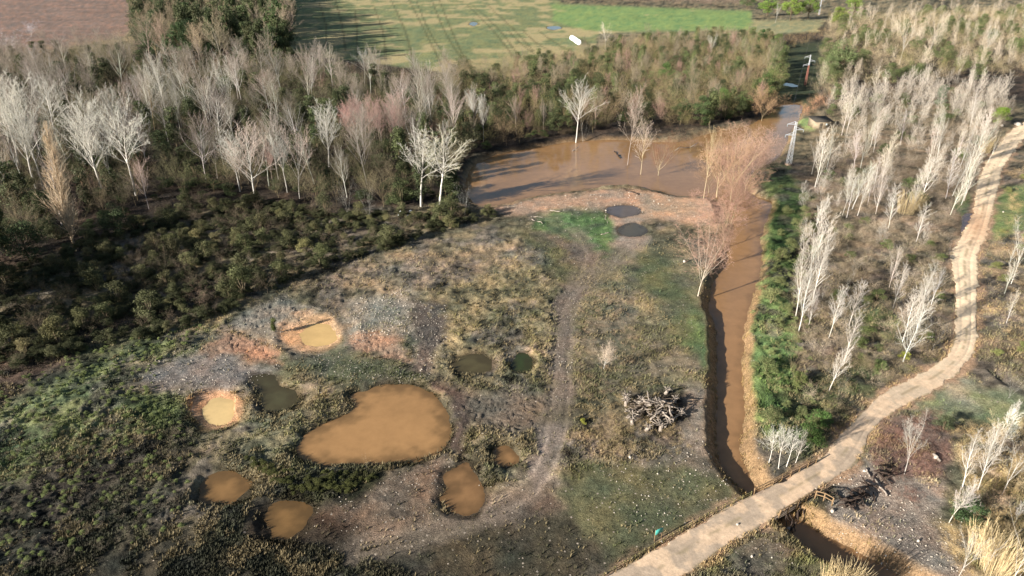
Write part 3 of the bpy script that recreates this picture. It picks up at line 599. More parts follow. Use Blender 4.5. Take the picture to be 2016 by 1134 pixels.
# hero trees: kind, base px, base py, top py, width factor, bark, twig colour, label
HERO = [
 ('poplar', 72, 372, 140, .8, WHT, WTW, 'tall white poplar leaning left, farthest left in the picture'),
 ('poplar', 88, 380, 180, .8, WHT, WTW, 'white poplar leaning against the leftmost one, in front of it'),
 ('lombardy', 145, 480, 236, 1.0, lin(170, 152, 128), lin(196, 176, 150), 'narrow brushy columnar poplar at the front edge of the left wood'),
 ('poplar', 118, 300, 140, .9, WHT, WTW, 'white poplar behind the columnar one, near the left edge'),
 ('poplar', 205, 385, 195, 1.1, WHT, WTW, 'wide white poplar just right of the columnar one'),
 ('vase', 228, 380, 215, .8, WHT, WTW, 'many-stemmed white poplar in the middle of the left clump'),
 ('poplar', 268, 385, 182, 1.0, WHT, WTW, 'white poplar at the right side of the clump beside the columnar poplar'),
 ('thin', 337, 258, 95, .8, WHT, WTW, 'thin white tree left of the big spreading poplar, nearest it'),
 ('thin', 306, 262, 112, .8, BRN, WTW, 'greyish thin tree left of the big spreading poplar, second from it'),
 ('thin', 358, 252, 130, .6, WHT, WTW, 'bare white pole-like tree right in front of the dark ivy'),
 ('vase', 418, 268, 76, .95, WHT, WTW, 'largest spreading white poplar high in the left wood'),
 ('vase', 463, 250, 100, .9, WHT, WTW, 'spreading white poplar right of the largest one'),
 ('poplar', 473, 378, 250, 1.1, WHT, WTW, 'white poplar with slim trunk, left of three at the front of the wood'),
 ('poplar', 503, 400, 236, 1.0, WHT, PNK, 'pinkish white poplar, middle of three at the front of the wood'),
 ('vase', 590, 392, 232, .95, WHT, lin(206, 184, 172), 'broad white poplar, right of three at the front of the wood'),
 ('poplar', 566, 380, 240, .8, WHT, WTW, 'slim white poplar touching the broad one at its left'),
 ('poplar', 648, 330, 192, 1.1, WHT, WTW, 'white poplar with fan crown above the pink trees'),
 ('sapling', 686, 428, 342, .9, WHT, WTW, 'small white tree before the wood, left of a pair'),
 ('sapling', 728, 436, 342, .9, WHT, WTW, 'small white tree before the wood, right of a pair'),
 ('poplar', 829, 408, 246, 1.35, WHT, WTW, 'tall white poplar at the left end of the brown lake'),
 ('poplar', 866, 404, 246, 1.6, WHT, lin(206, 200, 176), 'broad greyish poplar at the left tip of the brown lake'),
 ('sapling', 915, 430, 356, 1.0, WHT, WTW, 'small bare tree on the near shore at the left tip of the lake'),
 ('poplar', 718, 165, 90, 1.2, WHT, WTW, 'white tree alone at the near edge of the striped green field'),
 ('vase', 852, 262, 166, .9, WHT, WTW, 'fan shaped white tree in the wood above the pink trees'),
 ('poplar', 880, 300, 232, .8, WHT, WTW, 'narrow white tree right behind the two lake end poplars'),
 ('poplar', 934, 268, 158, .9, WHT, WTW, 'white tree in the dark wood left of the lake'),
 ('thin', 952, 280, 182, .7, WHT, WTW, 'thin white tree in the dark wood at the lake corner'),
 ('poplar', 1134, 274, 142, 1.0, WHT, WTW, 'brightest white tree on the far shore of the lake'),
 ('sapling', 1148, 274, 215, .8, WHT, WTW, 'short pale tree beside the brightest one on the far shore'),
 ('thin', 1070, 262, 190, .7, PNK, PNK, 'thin pink bare tree in the wood on the far shore'),
 ('thin', 1236, 318, 160, .8, GRY, lin(176, 162, 148), 'tall pale tree standing at the lake edge with forked crown'),
 ('thin', 1262, 336, 232, .8, STR, PNK, 'reddish bare tree standing in the brown water'),
 ('willow', 1296, 338, 252, 1.1, STR, lin(154, 122, 102), 'crooked reddish tree standing in the brown water, nearest the middle of the lake'),
 ('thin', 1386, 384, 240, .6, STR, STR, 'thin leaning tree on the near shore of the lake'),
 ('willow', 1396, 372, 275, 1.2, BRN, lin(164, 144, 118), 'low brown willow at the left rim of the outlet clump'),
 ('willow', 1425, 350, 240, 1.4, BRN, lin(170, 148, 124), 'brown willow in the middle of the outlet clump'),
 ('willow', 1484, 350, 262, 1.2, BRN, lin(168, 146, 128), 'brown willow at the canal side rim of the outlet clump'),
 ('willow', 1448, 405, 300, 1.5, BRN, lin(170, 148, 130), 'brown willow below the outlet clump at the bank corner'),
 ('willow', 1430, 445, 350, 1.6, BRN, lin(172, 148, 132), 'brown pink willow halfway down from outlet clump to the wide willow'),
 ('willow', 1406, 520, 410, 1.5, BRN, lin(168, 146, 130), 'brown willow just behind the big solitary one'),
 ('bush', 1330, 292, 252, 1.5, BRN, lin(150, 118, 100), 'reddish brown bush at the far shore by the crooked tree'),
 ('bush', 1360, 290, 250, 1.5, BRN, lin(150, 118, 100), 'reddish brown bush on the far shore left of the outlet clump'),
 ('willow', 1412, 380, 242, 1.4, STR, lin(182, 162, 134), 'bushy straw coloured willow at the lake outlet, left one'),
 ('willow', 1440, 390, 232, 1.4, STR, lin(182, 158, 144), 'tallest pinkish willow of the outlet clump'),
 ('willow', 1468, 372, 246, 1.4, STR, PNK, 'pinkish willow of the outlet clump on the canal side'),
 ('willow', 1456, 330, 232, 1.5, STR, PNK, 'willow at the back of the outlet clump'),
 ('willow', 1424, 480, 370, 1.7, BRN, lin(180, 154, 142), 'wide pink willow on the left bank right behind the leaning one'),
 ('willow', 1440, 432, 330, 1.6, BRN, lin(180, 154, 142), 'pinkish willow on the left bank between outlet clump and wide willow'),
 ('willow', 1374, 584, 414, 1.3, lin(170, 158, 142), lin(192, 170, 156), 'big solitary pink grey willow on the left bank of the canal'),
 ('willow', 1500, 232, 160, 1.3, BRN, lin(180, 160, 130), 'grey willow hanging over the head of the canal'),
 ('poplar', 1604, 370, 246, .9, WHT, STR, 'bright slender poplar right of the nearer pylon'),
 ('poplar', 1580, 610, 400, 1.0, WHT, WTW, 'tallest white poplar on the right bank of the canal'),
 ('poplar', 1600, 590, 430, 1.0, WHT, WTW, 'white poplar touching the tallest one on the right bank'),
 ('poplar', 1566, 625, 470, .8, WHT, WTW, 'white poplar in front of the tallest one on the right bank'),
 ('vase', 1658, 425, 320, 1.1, WHT, WTW, 'spreading white tree behind the tallest right bank poplar'),
 ('poplar', 1688, 425, 330, .9, WHT, PNK, 'narrow pinkish white tree right of the spreading one'),
 ('sapling', 1680, 548, 480, .8, WHT, WTW, 'small white tree in brown scrub right of the tall poplars'),
 ('sapling', 1618, 590, 512, .9, WHT, WTW, 'short many-stemmed white tree at the foot of the tall poplars'),
 ('sapling', 1650, 600, 520, .9, WHT, WTW, 'many-stemmed white tree, second from the tall poplars'),
 ('poplar', 1776, 676, 566, 1.1, WHT, WTW, 'white tree leaning over the scrub left of the pale road bend'),
 ('poplar', 1800, 670, 530, 1.1, WHT, WTW, 'taller white tree by the road bend'),
 ('sapling', 1836, 690, 608, 1.0, WHT, WTW, 'low white tree at the very edge of the road bend'),
 ('sapling', 1556, 735, 640, 1.1, STR, STR, 'straw coloured bare tree on the green canal bank'),
 ('poplar', 1632, 770, 672, 1.1, WHT, WTW, 'small white tree halfway between canal and road'),
 ('sapling', 1650, 782, 722, .9, WHT, WTW, 'small white tree leaning right at the foot of the halfway one'),
 ('poplar', 1512, 918, 836, .9, WHT, WTW, 'leftmost slim birch of the row by the wooden railing'),
 ('poplar', 1532, 924, 836, .9, WHT, WTW, 'second slim birch of the row by the wooden railing'),
 ('poplar', 1548, 920, 838, .9, WHT, WTW, 'third slim birch of the row by the wooden railing'),
 ('poplar', 1566, 912, 842, .9, WHT, WTW, 'rightmost slim birch of the row by the wooden railing'),
 ('vase', 1780, 934, 812, 1.15, WHT, WTW, 'spreading white tree behind the black debris heap'),
 ('poplar', 1894, 960, 840, 1.1, WHT, WTW, 'upright white tree near the right edge, left one of two'),
 ('thin', 1925, 965, 830, .9, WHT, WTW, 'thin white stem between the upright trees at the right edge'),
 ('vase', 1972, 975, 815, 1.1, WHT, WTW, 'big white tree at the right edge above the pale reeds'),
 ('poplar', 1892, 1030, 945, 1.0, WHT, WTW, 'small white tree with green bush at its foot'),
 ('vase', 1880, 1150, 1040, 1.0, WHT, WTW, 'bare white brush tree at the bottom, left of the corner one'),
 ('vase', 1985, 1160, 985, 1.0, WHT, STR, 'big bare straw white tree in the bottom right corner'),
 ('vase', 1935, 1130, 1010, 1.0, WHT, STR, 'bare white tree left behind the corner one'),
 ('vase', 1770, 128, 14, 1.3, WHT, lin(222, 206, 180), 'largest pale spreading tree in the top right wood'),
 ('vase', 1830, 105, 16, 1.1, WHT, lin(222, 206, 180), 'pale tree touching the largest one in the top right wood'),
 ('vase', 1935, 120, 40, 1.2, WHT, WTW, 'pale leaning tree in the top right corner wood'),
 ('vase', 1192, 98, 42, 1.8, WHT, lin(214, 200, 176), 'wide pale bush-like tree beside the white bales'),
 ('vase', 1526, 45, 0, 1.2, WHT, WTW, 'pale tree before the bright green trees at the top'),
 ('vase', 1398, 118, 60, 1.3, WHT, WTW, 'pale spreading tree in the wood near the canal head'),
 ('sapling', 1960, 268, 222, 1.0, WHT, WTW, 'short white tree behind the bright green bush'),
 ('sapling', 1905, 230, 165, 1.0, WHT, WTW, 'first white tree left of the bright green bush'),
 ('sapling', 1930, 225, 160, 1.0, WHT, WTW, 'white tree just left of the bright green bush'),
 ('vase', 1945, 320, 250, 1.0, WHT, STR, 'cream coloured bare tree on the road verge below the bright green bush'),
 ('vase', 1990, 560, 430, 1.0, WHT, WTW, 'bare white tree right of the road at the picture edge'),
 ('sapling', 1985, 785, 708, 1.1, WHT, WTW, 'small white tree by the grassy side track'),
 ('sapling', 1868, 506, 446, 1.0, WHT, WTW, 'small bare tree at the road puddle'),
 ('willow', 1188, 728, 664, 1.1, WHT, WTW, 'small grey bare bush in the meadow left of the canal'),
 ('sapling', 1166, 1036, 992, .7, STR, STR, 'single dry stem in the bottom meadow'),
 ('sapling', 722, 925, 884, .7, WHT, STR, 'dry sapling at the near shore of the largest pond'),
 ('sapling', 626, 780, 745, .8, WHT, WTW, 'tiny bare sapling above the largest pond'),
 ('bush', 25, 108, 50, 1.3, WHT, lin(222, 212, 212), 'silvery white bare tree at the left edge by the ploughed field'),
 ('bush', 62, 72, 36, 1.6, WHT, lin(236, 226, 232), 'whitish flowering tree standing before the ploughed field'),
 ('poplar', 180, 330, 170, 1.1, WHT, WTW, 'white poplar at the back of the left clump, between columnar and wide ones'),
 ('poplar', 240, 300, 165, 1.0, WHT, WTW, 'white poplar at the back of the left clump, its right side'),
 ('poplar', 40, 330, 130, 1.0, WHT, WTW, 'white poplar behind the leftmost leaning pair'),
 ('vase', 385, 262, 96, .8, WHT, WTW, 'white poplar leaning left beside the largest spreading one'),
 ('poplar', 276, 190, 140, 1.4, WHT, WTW, 'small white crowned tree left of the thin white trees'),
 ('poplar', 540, 372, 268, .8, GRY, lin(180, 150, 140), 'dim pinkish poplar between the three at the front of the wood'),
 ('sapling', 18, 745, 722, 1.2, WHT, WTW, 'tiny bare bush at the left picture edge'),
]
GRY0 = 0
KW = {'bush': 1.0, 'poplar': 1.25, 'thin': 1.0, 'vase': .8, 'sapling': .85, 'willow': .8, 'lombardy': 1.1, 'plume': 1.15}
for kind, px, py, pt, wd, bk, tw, lb in HERO:
    if px > 1550 and kind in ('poplar', 'thin') and px < 1990: kind = 'plume'; wd *= .95; tw = lin(200, 190, 176)
    if px < 700 and kind in ('poplar', 'vase'): wd *= 1.15
    x, y, H = size_at(px, py, pt)
    nm = {'plume': 'poplar_tree', 'bush': 'bare_bushy_tree', 'poplar': 'poplar_tree', 'vase': 'poplar_tree', 'lombardy': 'columnar_poplar', 'willow': 'willow_tree', 'sapling': 'bare_sapling', 'thin': 'bare_tree'}[kind]
    if kind == 'willow': tw = np.asarray(tw) * np.array([.84, .70, .62])
    tw = tuple(np.clip(np.asarray(tw) * (.78 + .34 * RNG.random()), 0, .9))
    plant(kind, nm, x, y, H, wd * KW[kind], bk, tw, lb, 'tree', lean=((RNG.random() - .5) * .08, (RNG.random() - .5) * .05))
# leafy individuals
LEAFY = [
 ('evergreen', 'evergreen_tree', -90, 640, 470, 1.2, lin(66, 76, 50), 'dark tree beyond the left edge, nearest the meadow'),
 ('evergreen', 'evergreen_tree', -70, 590, 430, 1.2, lin(66, 76, 50), 'dark tree beyond the left edge, second from the meadow'),
 ('evergreen', 'evergreen_tree', -120, 560, 400, 1.2, lin(66, 76, 50), 'dark tree beyond the left edge beside the thicket'),
 ('evergreen', 'evergreen_tree', -60, 530, 380, 1.2, lin(66, 76, 50), 'dark tree beyond the left edge at the wood corner'),
 ('evergreen', 'evergreen_tree', -190, 610, 440, 1.3, lin(66, 76, 50), 'dark tree far beyond the left edge'),
 ('evergreen', 'evergreen_tree', -160, 690, 540, 1.3, lin(66, 76, 50), 'dark tree beyond the left edge at the meadow side'),
 ('evergreen', 'evergreen_tree', 232, 470, 395, 1.1, lin(60, 70, 46), 'dark evergreen at the front edge of the left wood, right of the columnar poplar'),
 ('evergreen', 'evergreen_tree', 60, 520, 430, 1.2, lin(62, 74, 48), 'dark evergreen at the left edge before the wood'),
 ('evergreen', 'evergreen_tree', 1526, 112, 62, 1.0, lin(70, 82, 48), 'dark evergreen at the top end of the row left of the shaded clearing'),
 ('evergreen', 'evergreen_tree', 1530, 135, 80, 1.0, lin(78, 88, 54), 'evergreen second from the top in the row left of the shaded clearing'),
 ('evergreen', 'evergreen_tree', 1528, 158, 98, 1.0, lin(84, 92, 60), 'evergreen in the middle of the row left of the shaded clearing'),
 ('evergreen', 'evergreen_tree', 1522, 184, 118, 1.0, lin(92, 100, 62), 'olive evergreen near the lower end of the row left of the shaded clearing'),
 ('evergreen', 'evergreen_tree', 1500, 204, 140, 1.1, lin(72, 86, 50), 'dark evergreen above the head of the canal'),
 ('evergreen', 'evergreen_tree', 1460, 226, 172, 1.1, lin(80, 92, 56), 'round green tree on the far shore near the canal head'),
 ('evergreen', 'evergreen_tree', 1380, 246, 186, 1.2, lin(66, 80, 50), 'wide dark evergreen on the far shore left of the green ivy one'),
 ('evergreen', 'evergreen_tree', 1510, 32, -8, 1.6, lin(96, 118, 54), 'green tree at the top edge right of the bright field'),
 ('evergreen', 'evergreen_tree', 1470, 18, -14, 1.6, lin(74, 88, 56), 'dark green tree at the top edge behind the bright field'),
 ('evergreen', 'evergreen_tree', 1680, 30, -14, 1.4, lin(104, 122, 60), 'green tree at the top edge right of the yellow green one'),
 ('ivy', 'evergreen_tree', 548, 120, 16, 1.3, lin(64, 78, 46), 'tall dark tree standing at the left side of the striped field'),
 ('ivy', 'evergreen_tree', 556, 86, -6, 1.3, lin(60, 76, 46), 'tall dark tree at the left side of the striped field, second from the near corner'),
 ('evergreen', 'evergreen_tree', 560, 60, -26, 1.0, lin(60, 76, 46), 'tall dark tree cut by the top edge beside the striped field, nearer one'),
 ('evergreen', 'evergreen_tree', 558, 40, -36, 1.0, lin(60, 76, 46), 'tall dark tree cut by the top edge beside the striped field, farther one'),
 ('evergreen', 'evergreen_tree', 1650, 152, 68, 1.1, lin(88, 98, 66), 'big round dark evergreen right of the farther pylon'),
 ('evergreen', 'evergreen_tree', 1628, 160, 105, .9, lin(92, 104, 70), 'smaller evergreen left of the big round one'),
 ('evergreen', 'evergreen_tree', 622, 158, 112, 1.3, lin(62, 82, 52), 'dark evergreen at the corner of the striped field'),
 ('evergreen', 'evergreen_tree', 655, 160, 122, 1.3, lin(72, 92, 60), 'second dark evergreen at the corner of the striped field'),
 ('evergreen', 'evergreen_tree', 1422, 225, 170, 1.1, lin(80, 100, 54), 'bright green ivy clad tree on the far shore'),
 ('evergreen', 'evergreen_tree', 1062, 200, 156, 1.2, lin(80, 108, 50), 'green ivy clad tree in the middle of the far wood'),
 ('evergreen', 'evergreen_tree', 1340, 245, 190, 1.1, lin(56, 78, 46), 'dark evergreen at the far shore left of the outlet'),
 ('evergreen', 'evergreen_tree', 1310, 175, 120, 1.1, lin(70, 92, 48), 'evergreen inside the wood above the lake'),
 ('evergreen', 'evergreen_tree', 1495, 100, 55, .8, lin(54, 80, 42), 'small dark tree at the end of the bright green field'),
 ('evergreen', 'evergreen_tree', 1555, 40, -12, 1.3, lin(98, 116, 52), 'yellow green tree at the top edge left of the farthest pylon'),
 ('evergreen', 'evergreen_tree', 1590, 38, -14, 1.2, lin(94, 114, 52), 'yellow green tree at the top edge next to the farthest pylon'),
 ('evergreen', 'evergreen_tree', 1650, 55, 10, 1.2, lin(108, 122, 58), 'yellow green tree right of the farthest pylon'),
 ('ivy', 'evergreen_tree', 1848, 212, 165, 1.6, lin(82, 108, 78), 'round dark green tree among the pale trees at right'),
 ('shrub', 'evergreen_bush', 1966, 248, 208, 1.2, lin(92, 112, 42), 'bright green bush by the road at the right edge'),
 ('ivy', 'juniper_bush', 541, 656, 625, 1.3, lin(70, 76, 40), 'dark upright bush at the rim of the bigger sandy pit'),
 ('shrub', 'evergreen_bush', 1900, 1030, 975, 1.1, lin(58, 76, 48), 'dark green bush at the foot of a small white tree'),
 ('shrub', 'evergreen_bush', 1612, 840, 805, 1.3, lin(66, 88, 46), 'dark bush between the birches and the road'),
 ('shrub', 'evergreen_bush', 1590, 870, 830, 1.3, lin(70, 92, 48), 'dark bush just behind the birch row'),
 ('shrub', 'yellow_bush', 1780, 710, 690, 1.2, lin(140, 146, 50), 'small yellow green bush left of the road bend'),
 ('shrub', 'grass_clump', 1148, 836, 822, 1.0, lin(130, 130, 60), 'yellow green grass clump left of the grey log heap'),
 ('shrub', 'evergreen_bush', 1858, 845, 815, 1.2, lin(74, 80, 58), 'dark bush behind the spreading white tree by the debris'),
]
for kind, nm, px, py, pt, wd, c, lb in LEAFY:
    x, y, H = size_at(px, py, pt); plant(kind, nm, x, y, H, wd, lin(96, 84, 66), c, lb, 'bush' if 'bush' in nm or 'clump' in nm else 'tree')
# ---------------------------------------------------------------- zones of woodland and scrub
def zone_pts(poly, spacing, seed, clear=1.5, cap=4000):
    """random points at least `spacing` metres apart inside an outline of the photo, off roads and water"""
    rng = np.random.default_rng(seed); w = np.stack(G(*np.array(poly, float).T), 1); lo, hi = w.min(0), w.max(0)
    n = int((hi - lo).prod() / spacing ** 2 * 3); n = min(n, 60000); p = lo + rng.random((n, 2)) * (hi - lo)
    m = (sdf(w, p[:, 0], p[:, 1]) < 0) & (sdf(RPOLY, p[:, 0], p[:, 1], 8) > clear + .5)
    for q in BP: m &= sdf(q, p[:, 0], p[:, 1], 8) > clear
    p = p[m]; keep = []; grid = {}
    for x, y in p:
        i, j = int(x // spacing), int(y // spacing); ok = True
        for a in (-1, 0, 1):
            for b in (-1, 0, 1):
                for k in grid.get((i + a, j + b), ()):
                    if (k[0] - x) ** 2 + (k[1] - y) ** 2 < spacing ** 2: ok = False
        if ok: grid.setdefault((i, j), []).append((x, y)); keep.append((x, y))
        if len(keep) >= cap: break
    return keep
# name, outline, spacing m, [(weight, kind, object name, hmin, hmax, width, bark, twig, label)], group
def cv(c, v): return tuple(np.clip(np.asarray(c) * (1 + v * (RNG.random() - .5)) * (1 + .12 * (RNG.random(3) - .5)), 0, .95))
GRY = lin(150, 136, 124); DKG = lin(66, 72, 48); MDG = lin(84, 92, 60); RED = lin(154, 124, 112)
wood_l = [(-60, 560), (-60, 130), (100, 120), (250, 105), (300, 150), (560, 135), (700, 165), (900, 165), (905, 300), (900, 400), (690, 415), (470, 385), (330, 400), (150, 470)]
wood_m = [(880, 150), (1010, 138), (1165, 115), (1290, 90), (1500, 80), (1530, 95), (1530, 195), (1470, 232), (1330, 262), (1150, 264), (1000, 288), (925, 305), (890, 310)]
wood_r = [(1630, 45), (2080, 20), (2080, 150), (1900, 165), (1760, 170), (1640, 205), (1610, 200)]
wood_t = [(290, 130), (265, 20), (290, -10), (560, -20), (575, 40), (572, 100), (560, 140), (420, 140)]
scrub_r = [(1580, 260), (1640, 210), (1800, 175), (1960, 185), (1985, 240), (1930, 300), (1905, 400), (1870, 460), (1820, 420), (1700, 440), (1620, 400), (1590, 330)]
scrub_c = [(1580, 400), (1620, 400), (1700, 440), (1860, 470), (1860, 690), (1800, 730), (1690, 800), (1620, 880), (1570, 800), (1560, 640)]
scrub_e = [(1985, 340), (2140, 360), (2200, 760), (2016, 780), (1935, 690), (1935, 520), (1968, 450)]
scrub_b = [(1870, 850), (2100, 820), (2200, 1200), (1900, 1190), (1850, 1060), (1900, 950)]
thicket = [(-60, 680), (-40, 560), (150, 485), (330, 410), (480, 400), (700, 425), (930, 412), (985, 425), (900, 450), (760, 495), (600, 545), (430, 625), (330, 660), (180, 690), (0, 740)]
hedge_t = [(1090, -5), (1480, 5), (1480, 18), (1290, 14), (1100, 4)]
bank_r = [(1500, 330), (1580, 340), (1610, 420), (1590, 560), (1580, 700), (1590, 820), (1500, 860), (1480, 700), (1515, 560), (1512, 470), (1530, 400)]
ZONES = [
 ('wl', wood_l, 4.2, [(.42, 'bush', 'bare_bushy_tree', 8, 14, .95, BRN, lin(134, 124, 98), 'brown bare bushy tree in the wood at the left of the lake'), (.18, 'bush', 'bare_bushy_tree', 8, 14, 1.0, BRN, lin(130, 126, 92), 'olive tinted bare bushy tree in the wood at the left of the lake'), (.04, 'bush', 'bare_bushy_tree', 10, 14, .8, BRN, RED, 'reddish bare bushy tree in the wood at the left of the lake'), (.24, 'thin', 'bare_tree', 13, 21, 1.2, WHT, lin(150, 138, 124), 'slim grey bare tree deep in the left wood'), (.2, 'shrub', 'evergreen_bush', 4, 8, 1.1, BRN, DKG, 'dark green bush under the bare trees of the left wood'), (.13, 'ivy', 'evergreen_tree', 9, 14, 1.2, BRN, DKG, 'ivy covered dark tree in the left wood')], 'trees of the wood left of the lake'),
 ('wm', wood_m, 4.4, [(.36, 'bush', 'bare_bushy_tree', 9, 14, 1.0, BRN, lin(154, 136, 104), 'tan bare bushy tree in the wood between lake and green field'), (.22, 'bush', 'bare_bushy_tree', 9, 14, 1.0, BRN, lin(136, 128, 86), 'olive bare bushy tree in the wood between lake and green field'), (.12, 'thin', 'bare_tree', 11, 16, 1.0, GRY, lin(140, 128, 108), 'slim grey bare tree in the wood between lake and green field'), (.08, 'thin', 'bare_tree', 9, 13, 1.1, RED, RED, 'slim reddish bare tree in the wood between lake and green field'), (.16, 'evergreen', 'evergreen_tree', 8, 12, 1.1, BRN, DKG, 'dark evergreen in the wood between lake and green field'), (.08, 'ivy', 'evergreen_tree', 9, 13, 1.2, BRN, MDG, 'ivy covered green tree in the wood between lake and green field')], 'trees of the wood above the lake'),
 ('wr', wood_r, 6.0, [(.5, 'bush', 'bare_bushy_tree', 8, 13, 1.1, GRY, lin(170, 154, 124), 'straw coloured bare tree in the top right wood'), (.2, 'bush', 'bare_bushy_tree', 8, 13, 1.1, BRN, OLV, 'olive bare tree in the top right wood'), (.2, 'plume', 'bare_tree', 12, 17, 1.1, WHT, lin(190, 176, 156), 'pale slim tree in the top right wood'), (.18, 'evergreen', 'evergreen_tree', 7, 12, 1.2, BRN, MDG, 'green tree in the top right wood')], 'trees of the top right wood'),
 ('wt', wood_t, 6.5, [(.45, 'ivy', 'evergreen_tree', 20, 30, .9, BRN, DKG, 'tall ivy covered dark tree left of the striped field'), (.25, 'evergreen', 'evergreen_tree', 16, 24, .9, BRN, lin(62, 76, 50), 'green evergreen left of the striped field'), (.3, 'thin', 'bare_tree', 20, 29, 1.3, GRY, lin(160, 144, 120), 'tall brown bare tree left of the striped field')], 'tall trees left of the striped field'),
 ('sr', scrub_r, 3.4, [(.46, 'plume', 'bare_tree', 9, 15, 1.15, WHT, lin(186, 176, 162), 'slender white tree in the plantation right of the nearer pylon'), (.42, 'bush', 'bare_bushy_tree', 4.5, 8, 1.0, BRN, lin(164, 148, 128), 'pinkish tan bare bush between the white plantation trees'), (.12, 'sapling', 'bare_sapling', 5, 8, 1.0, STR, STR, 'straw coloured sapling in the plantation right of the nearer pylon'), (.08, 'shrub', 'evergreen_bush', 2.5, 5, 1.3, BRN, MDG, 'green bush between the white plantation trees')], 'white slender plantation between canal and road'),
 ('sc', scrub_c, 3.1, [(.3, 'plume', 'bare_tree', 6, 12, 1.2, WHT, lin(188, 180, 168), 'slender white tree in the scrub between canal and road bend'), (.44, 'bush', 'bare_bushy_tree', 3, 7, 1.1, BRN, lin(184, 166, 142), 'low brown bare bush in the scrub between canal and road bend'), (.2, 'sapling', 'bare_sapling', 3, 6, 1.1, GRY, lin(206, 186, 156), 'grey sapling in the scrub between canal and road bend'), (.3, 'shrub', 'evergreen_bush', 1.2, 2.6, 1.5, BRN, lin(84, 92, 56), 'low green bush in the scrub between canal and road bend')], 'scrub between canal and road bend'),
 ('se', scrub_e, 3.9, [(.45, 'bush', 'bare_bushy_tree', 1.8, 4, 1.3, BRN, lin(190, 160, 120), 'low tan bush right of the road'), (.3, 'plume', 'bare_sapling', 4, 8, 1.1, WHT, lin(196, 184, 166), 'pale sapling right of the road'), (.25, 'shrub', 'evergreen_bush', 1.2, 2.2, 1.5, BRN, lin(110, 112, 70), 'low olive bush right of the road')], 'scrub right of the road'),
 ('sb', scrub_b, 2.6, [(.6, 'bush', 'bare_bushy_tree', 2, 4.5, 1.2, GRY, lin(214, 190, 150), 'pale bare bush in the bottom right thicket'), (.35, 'plume', 'bare_sapling', 4, 8, 1.1, WHT, WTW, 'white sapling in the bottom right thicket'), (.15, 'shrub', 'evergreen_bush', 1.4, 2.5, 1.4, BRN, MDG, 'green bush in the bottom right thicket')], 'bottom right thicket'),
 ('th', thicket, 3.3, [(.45, 'shrub', 'evergreen_bush', 2.0, 6.0, .95, BRN, lin(84, 84, 58), 'dark olive green bush in the thicket before the left wood'), (.32, 'bush', 'bare_bushy_tree', 3, 7, 1.1, BRN, lin(128, 112, 94), 'brown bare bush in the thicket before the left wood'), (.15, 'shrub', 'evergreen_bush', 1.8, 3.6, 1.2, BRN, lin(104, 100, 70), 'paler olive bush in the thicket before the left wood')], 'dark thicket before the left wood'),
 ('ht', hedge_t, 8.0, [(1, 'bush', 'bare_bushy_tree', 9, 14, 1.4, BRN, lin(130, 110, 98), 'brown hedge tree behind the bright green field')], 'hedge behind the bright green field'),
 ('br', bank_r, 4.3, [(.6, 'shrub', 'evergreen_bush', 1.0, 3.4, 1.3, BRN, lin(98, 102, 68), 'green bush on the right bank of the canal'), (.4, 'bush', 'bare_bushy_tree', 2, 4, 1.2, BRN, lin(140, 124, 92), 'brown bush on the right bank of the canal')], 'bushes on the right canal bank'),
 ('pk', [(680, 262), (790, 262), (800, 300), (690, 300)], 3.6, [(1, 'thin', 'bare_tree', 12, 16, 1.3, GRY, lin(168, 138, 128), 'pinkish red bare tree in the close group right of the fan crowned white poplar')], 'pink trees in the left wood'),
 ('ed', [(0, 120), (250, 75), (290, 110), (260, 150), (0, 165)], 7.0, [(1, 'bush', 'bare_bushy_tree', 6, 9, 1.2, BRN, lin(170, 150, 120), 'tan bare tree at the edge of the ploughed field')], 'trees along the ploughed field'),
 ('cl', [(1535, 80), (1625, 60), (1622, 75), (1550, 100), (1535, 110)], 3.0, [(1, 'sapling', 'reed_clump', 3, 5, 1.3, STR, lin(206, 170, 110), 'orange reed clump across the power line clearing')], 'reeds across the power line clearing'),
 ('rs', [(1560, 262), (1580, 225), (1600, 200), (1640, 190), (1625, 215), (1580, 245)], 2.4, [(1, 'bush', 'bare_bushy_tree', 3, 4.5, 1.2, BRN, lin(196, 152, 118), 'pinkish bush around the shed')], 'bushes around the shed'),
]
cand = []
for zi, (zn, poly, sp, kinds, grp) in enumerate(ZONES):
    wts = np.array([k[0] for k in kinds]); wts = wts / wts.sum(); rng = np.random.default_rng(900 + zi)
    for x, y in zone_pts(poly, sp, 300 + zi):
        k = kinds[rng.choice(len(kinds), p=wts)]; H = k[3] + (k[4] - k[3]) * rng.random(); u, v = P(x, y)
        if not (-60 < u < 2080) or (1572 < u < 1655 and 236 < v < 335 and H > 2) or (1530 < u < 1575 and 300 < v < 360): continue
        cand.append((H / float(depth(x, y)), x, y, H, k, grp))
cand.sort(key=lambda t: -t[0])
count = {}; rest = {}; LIM = {'bare_bushy_tree': 295, 'evergreen_bush': 280, 'bare_tree': 200, 'evergreen_tree': 200, 'bare_sapling': 150, 'reed_clump': 60}
for s_, x, y, H, k, grp in cand:
    nm = k[2]; count[nm] = count.get(nm, 0) + 1
    if count[nm] > LIM[nm]: rest.setdefault(k[8], (k, []))[1].append((x, y, H)); continue
    plant(k[1], nm, x, y, H, k[5] * (.85 + .3 * RNG.random()), cv(k[6], .2), cv(k[7], .45), k[8], 'bush' if 'bush' == nm[-4:] else ('reeds' if 'reed' in nm else 'tree'), grp, lean=((RNG.random() - .5) * .14, (RNG.random() - .5) * .14))
print('individuals', count)
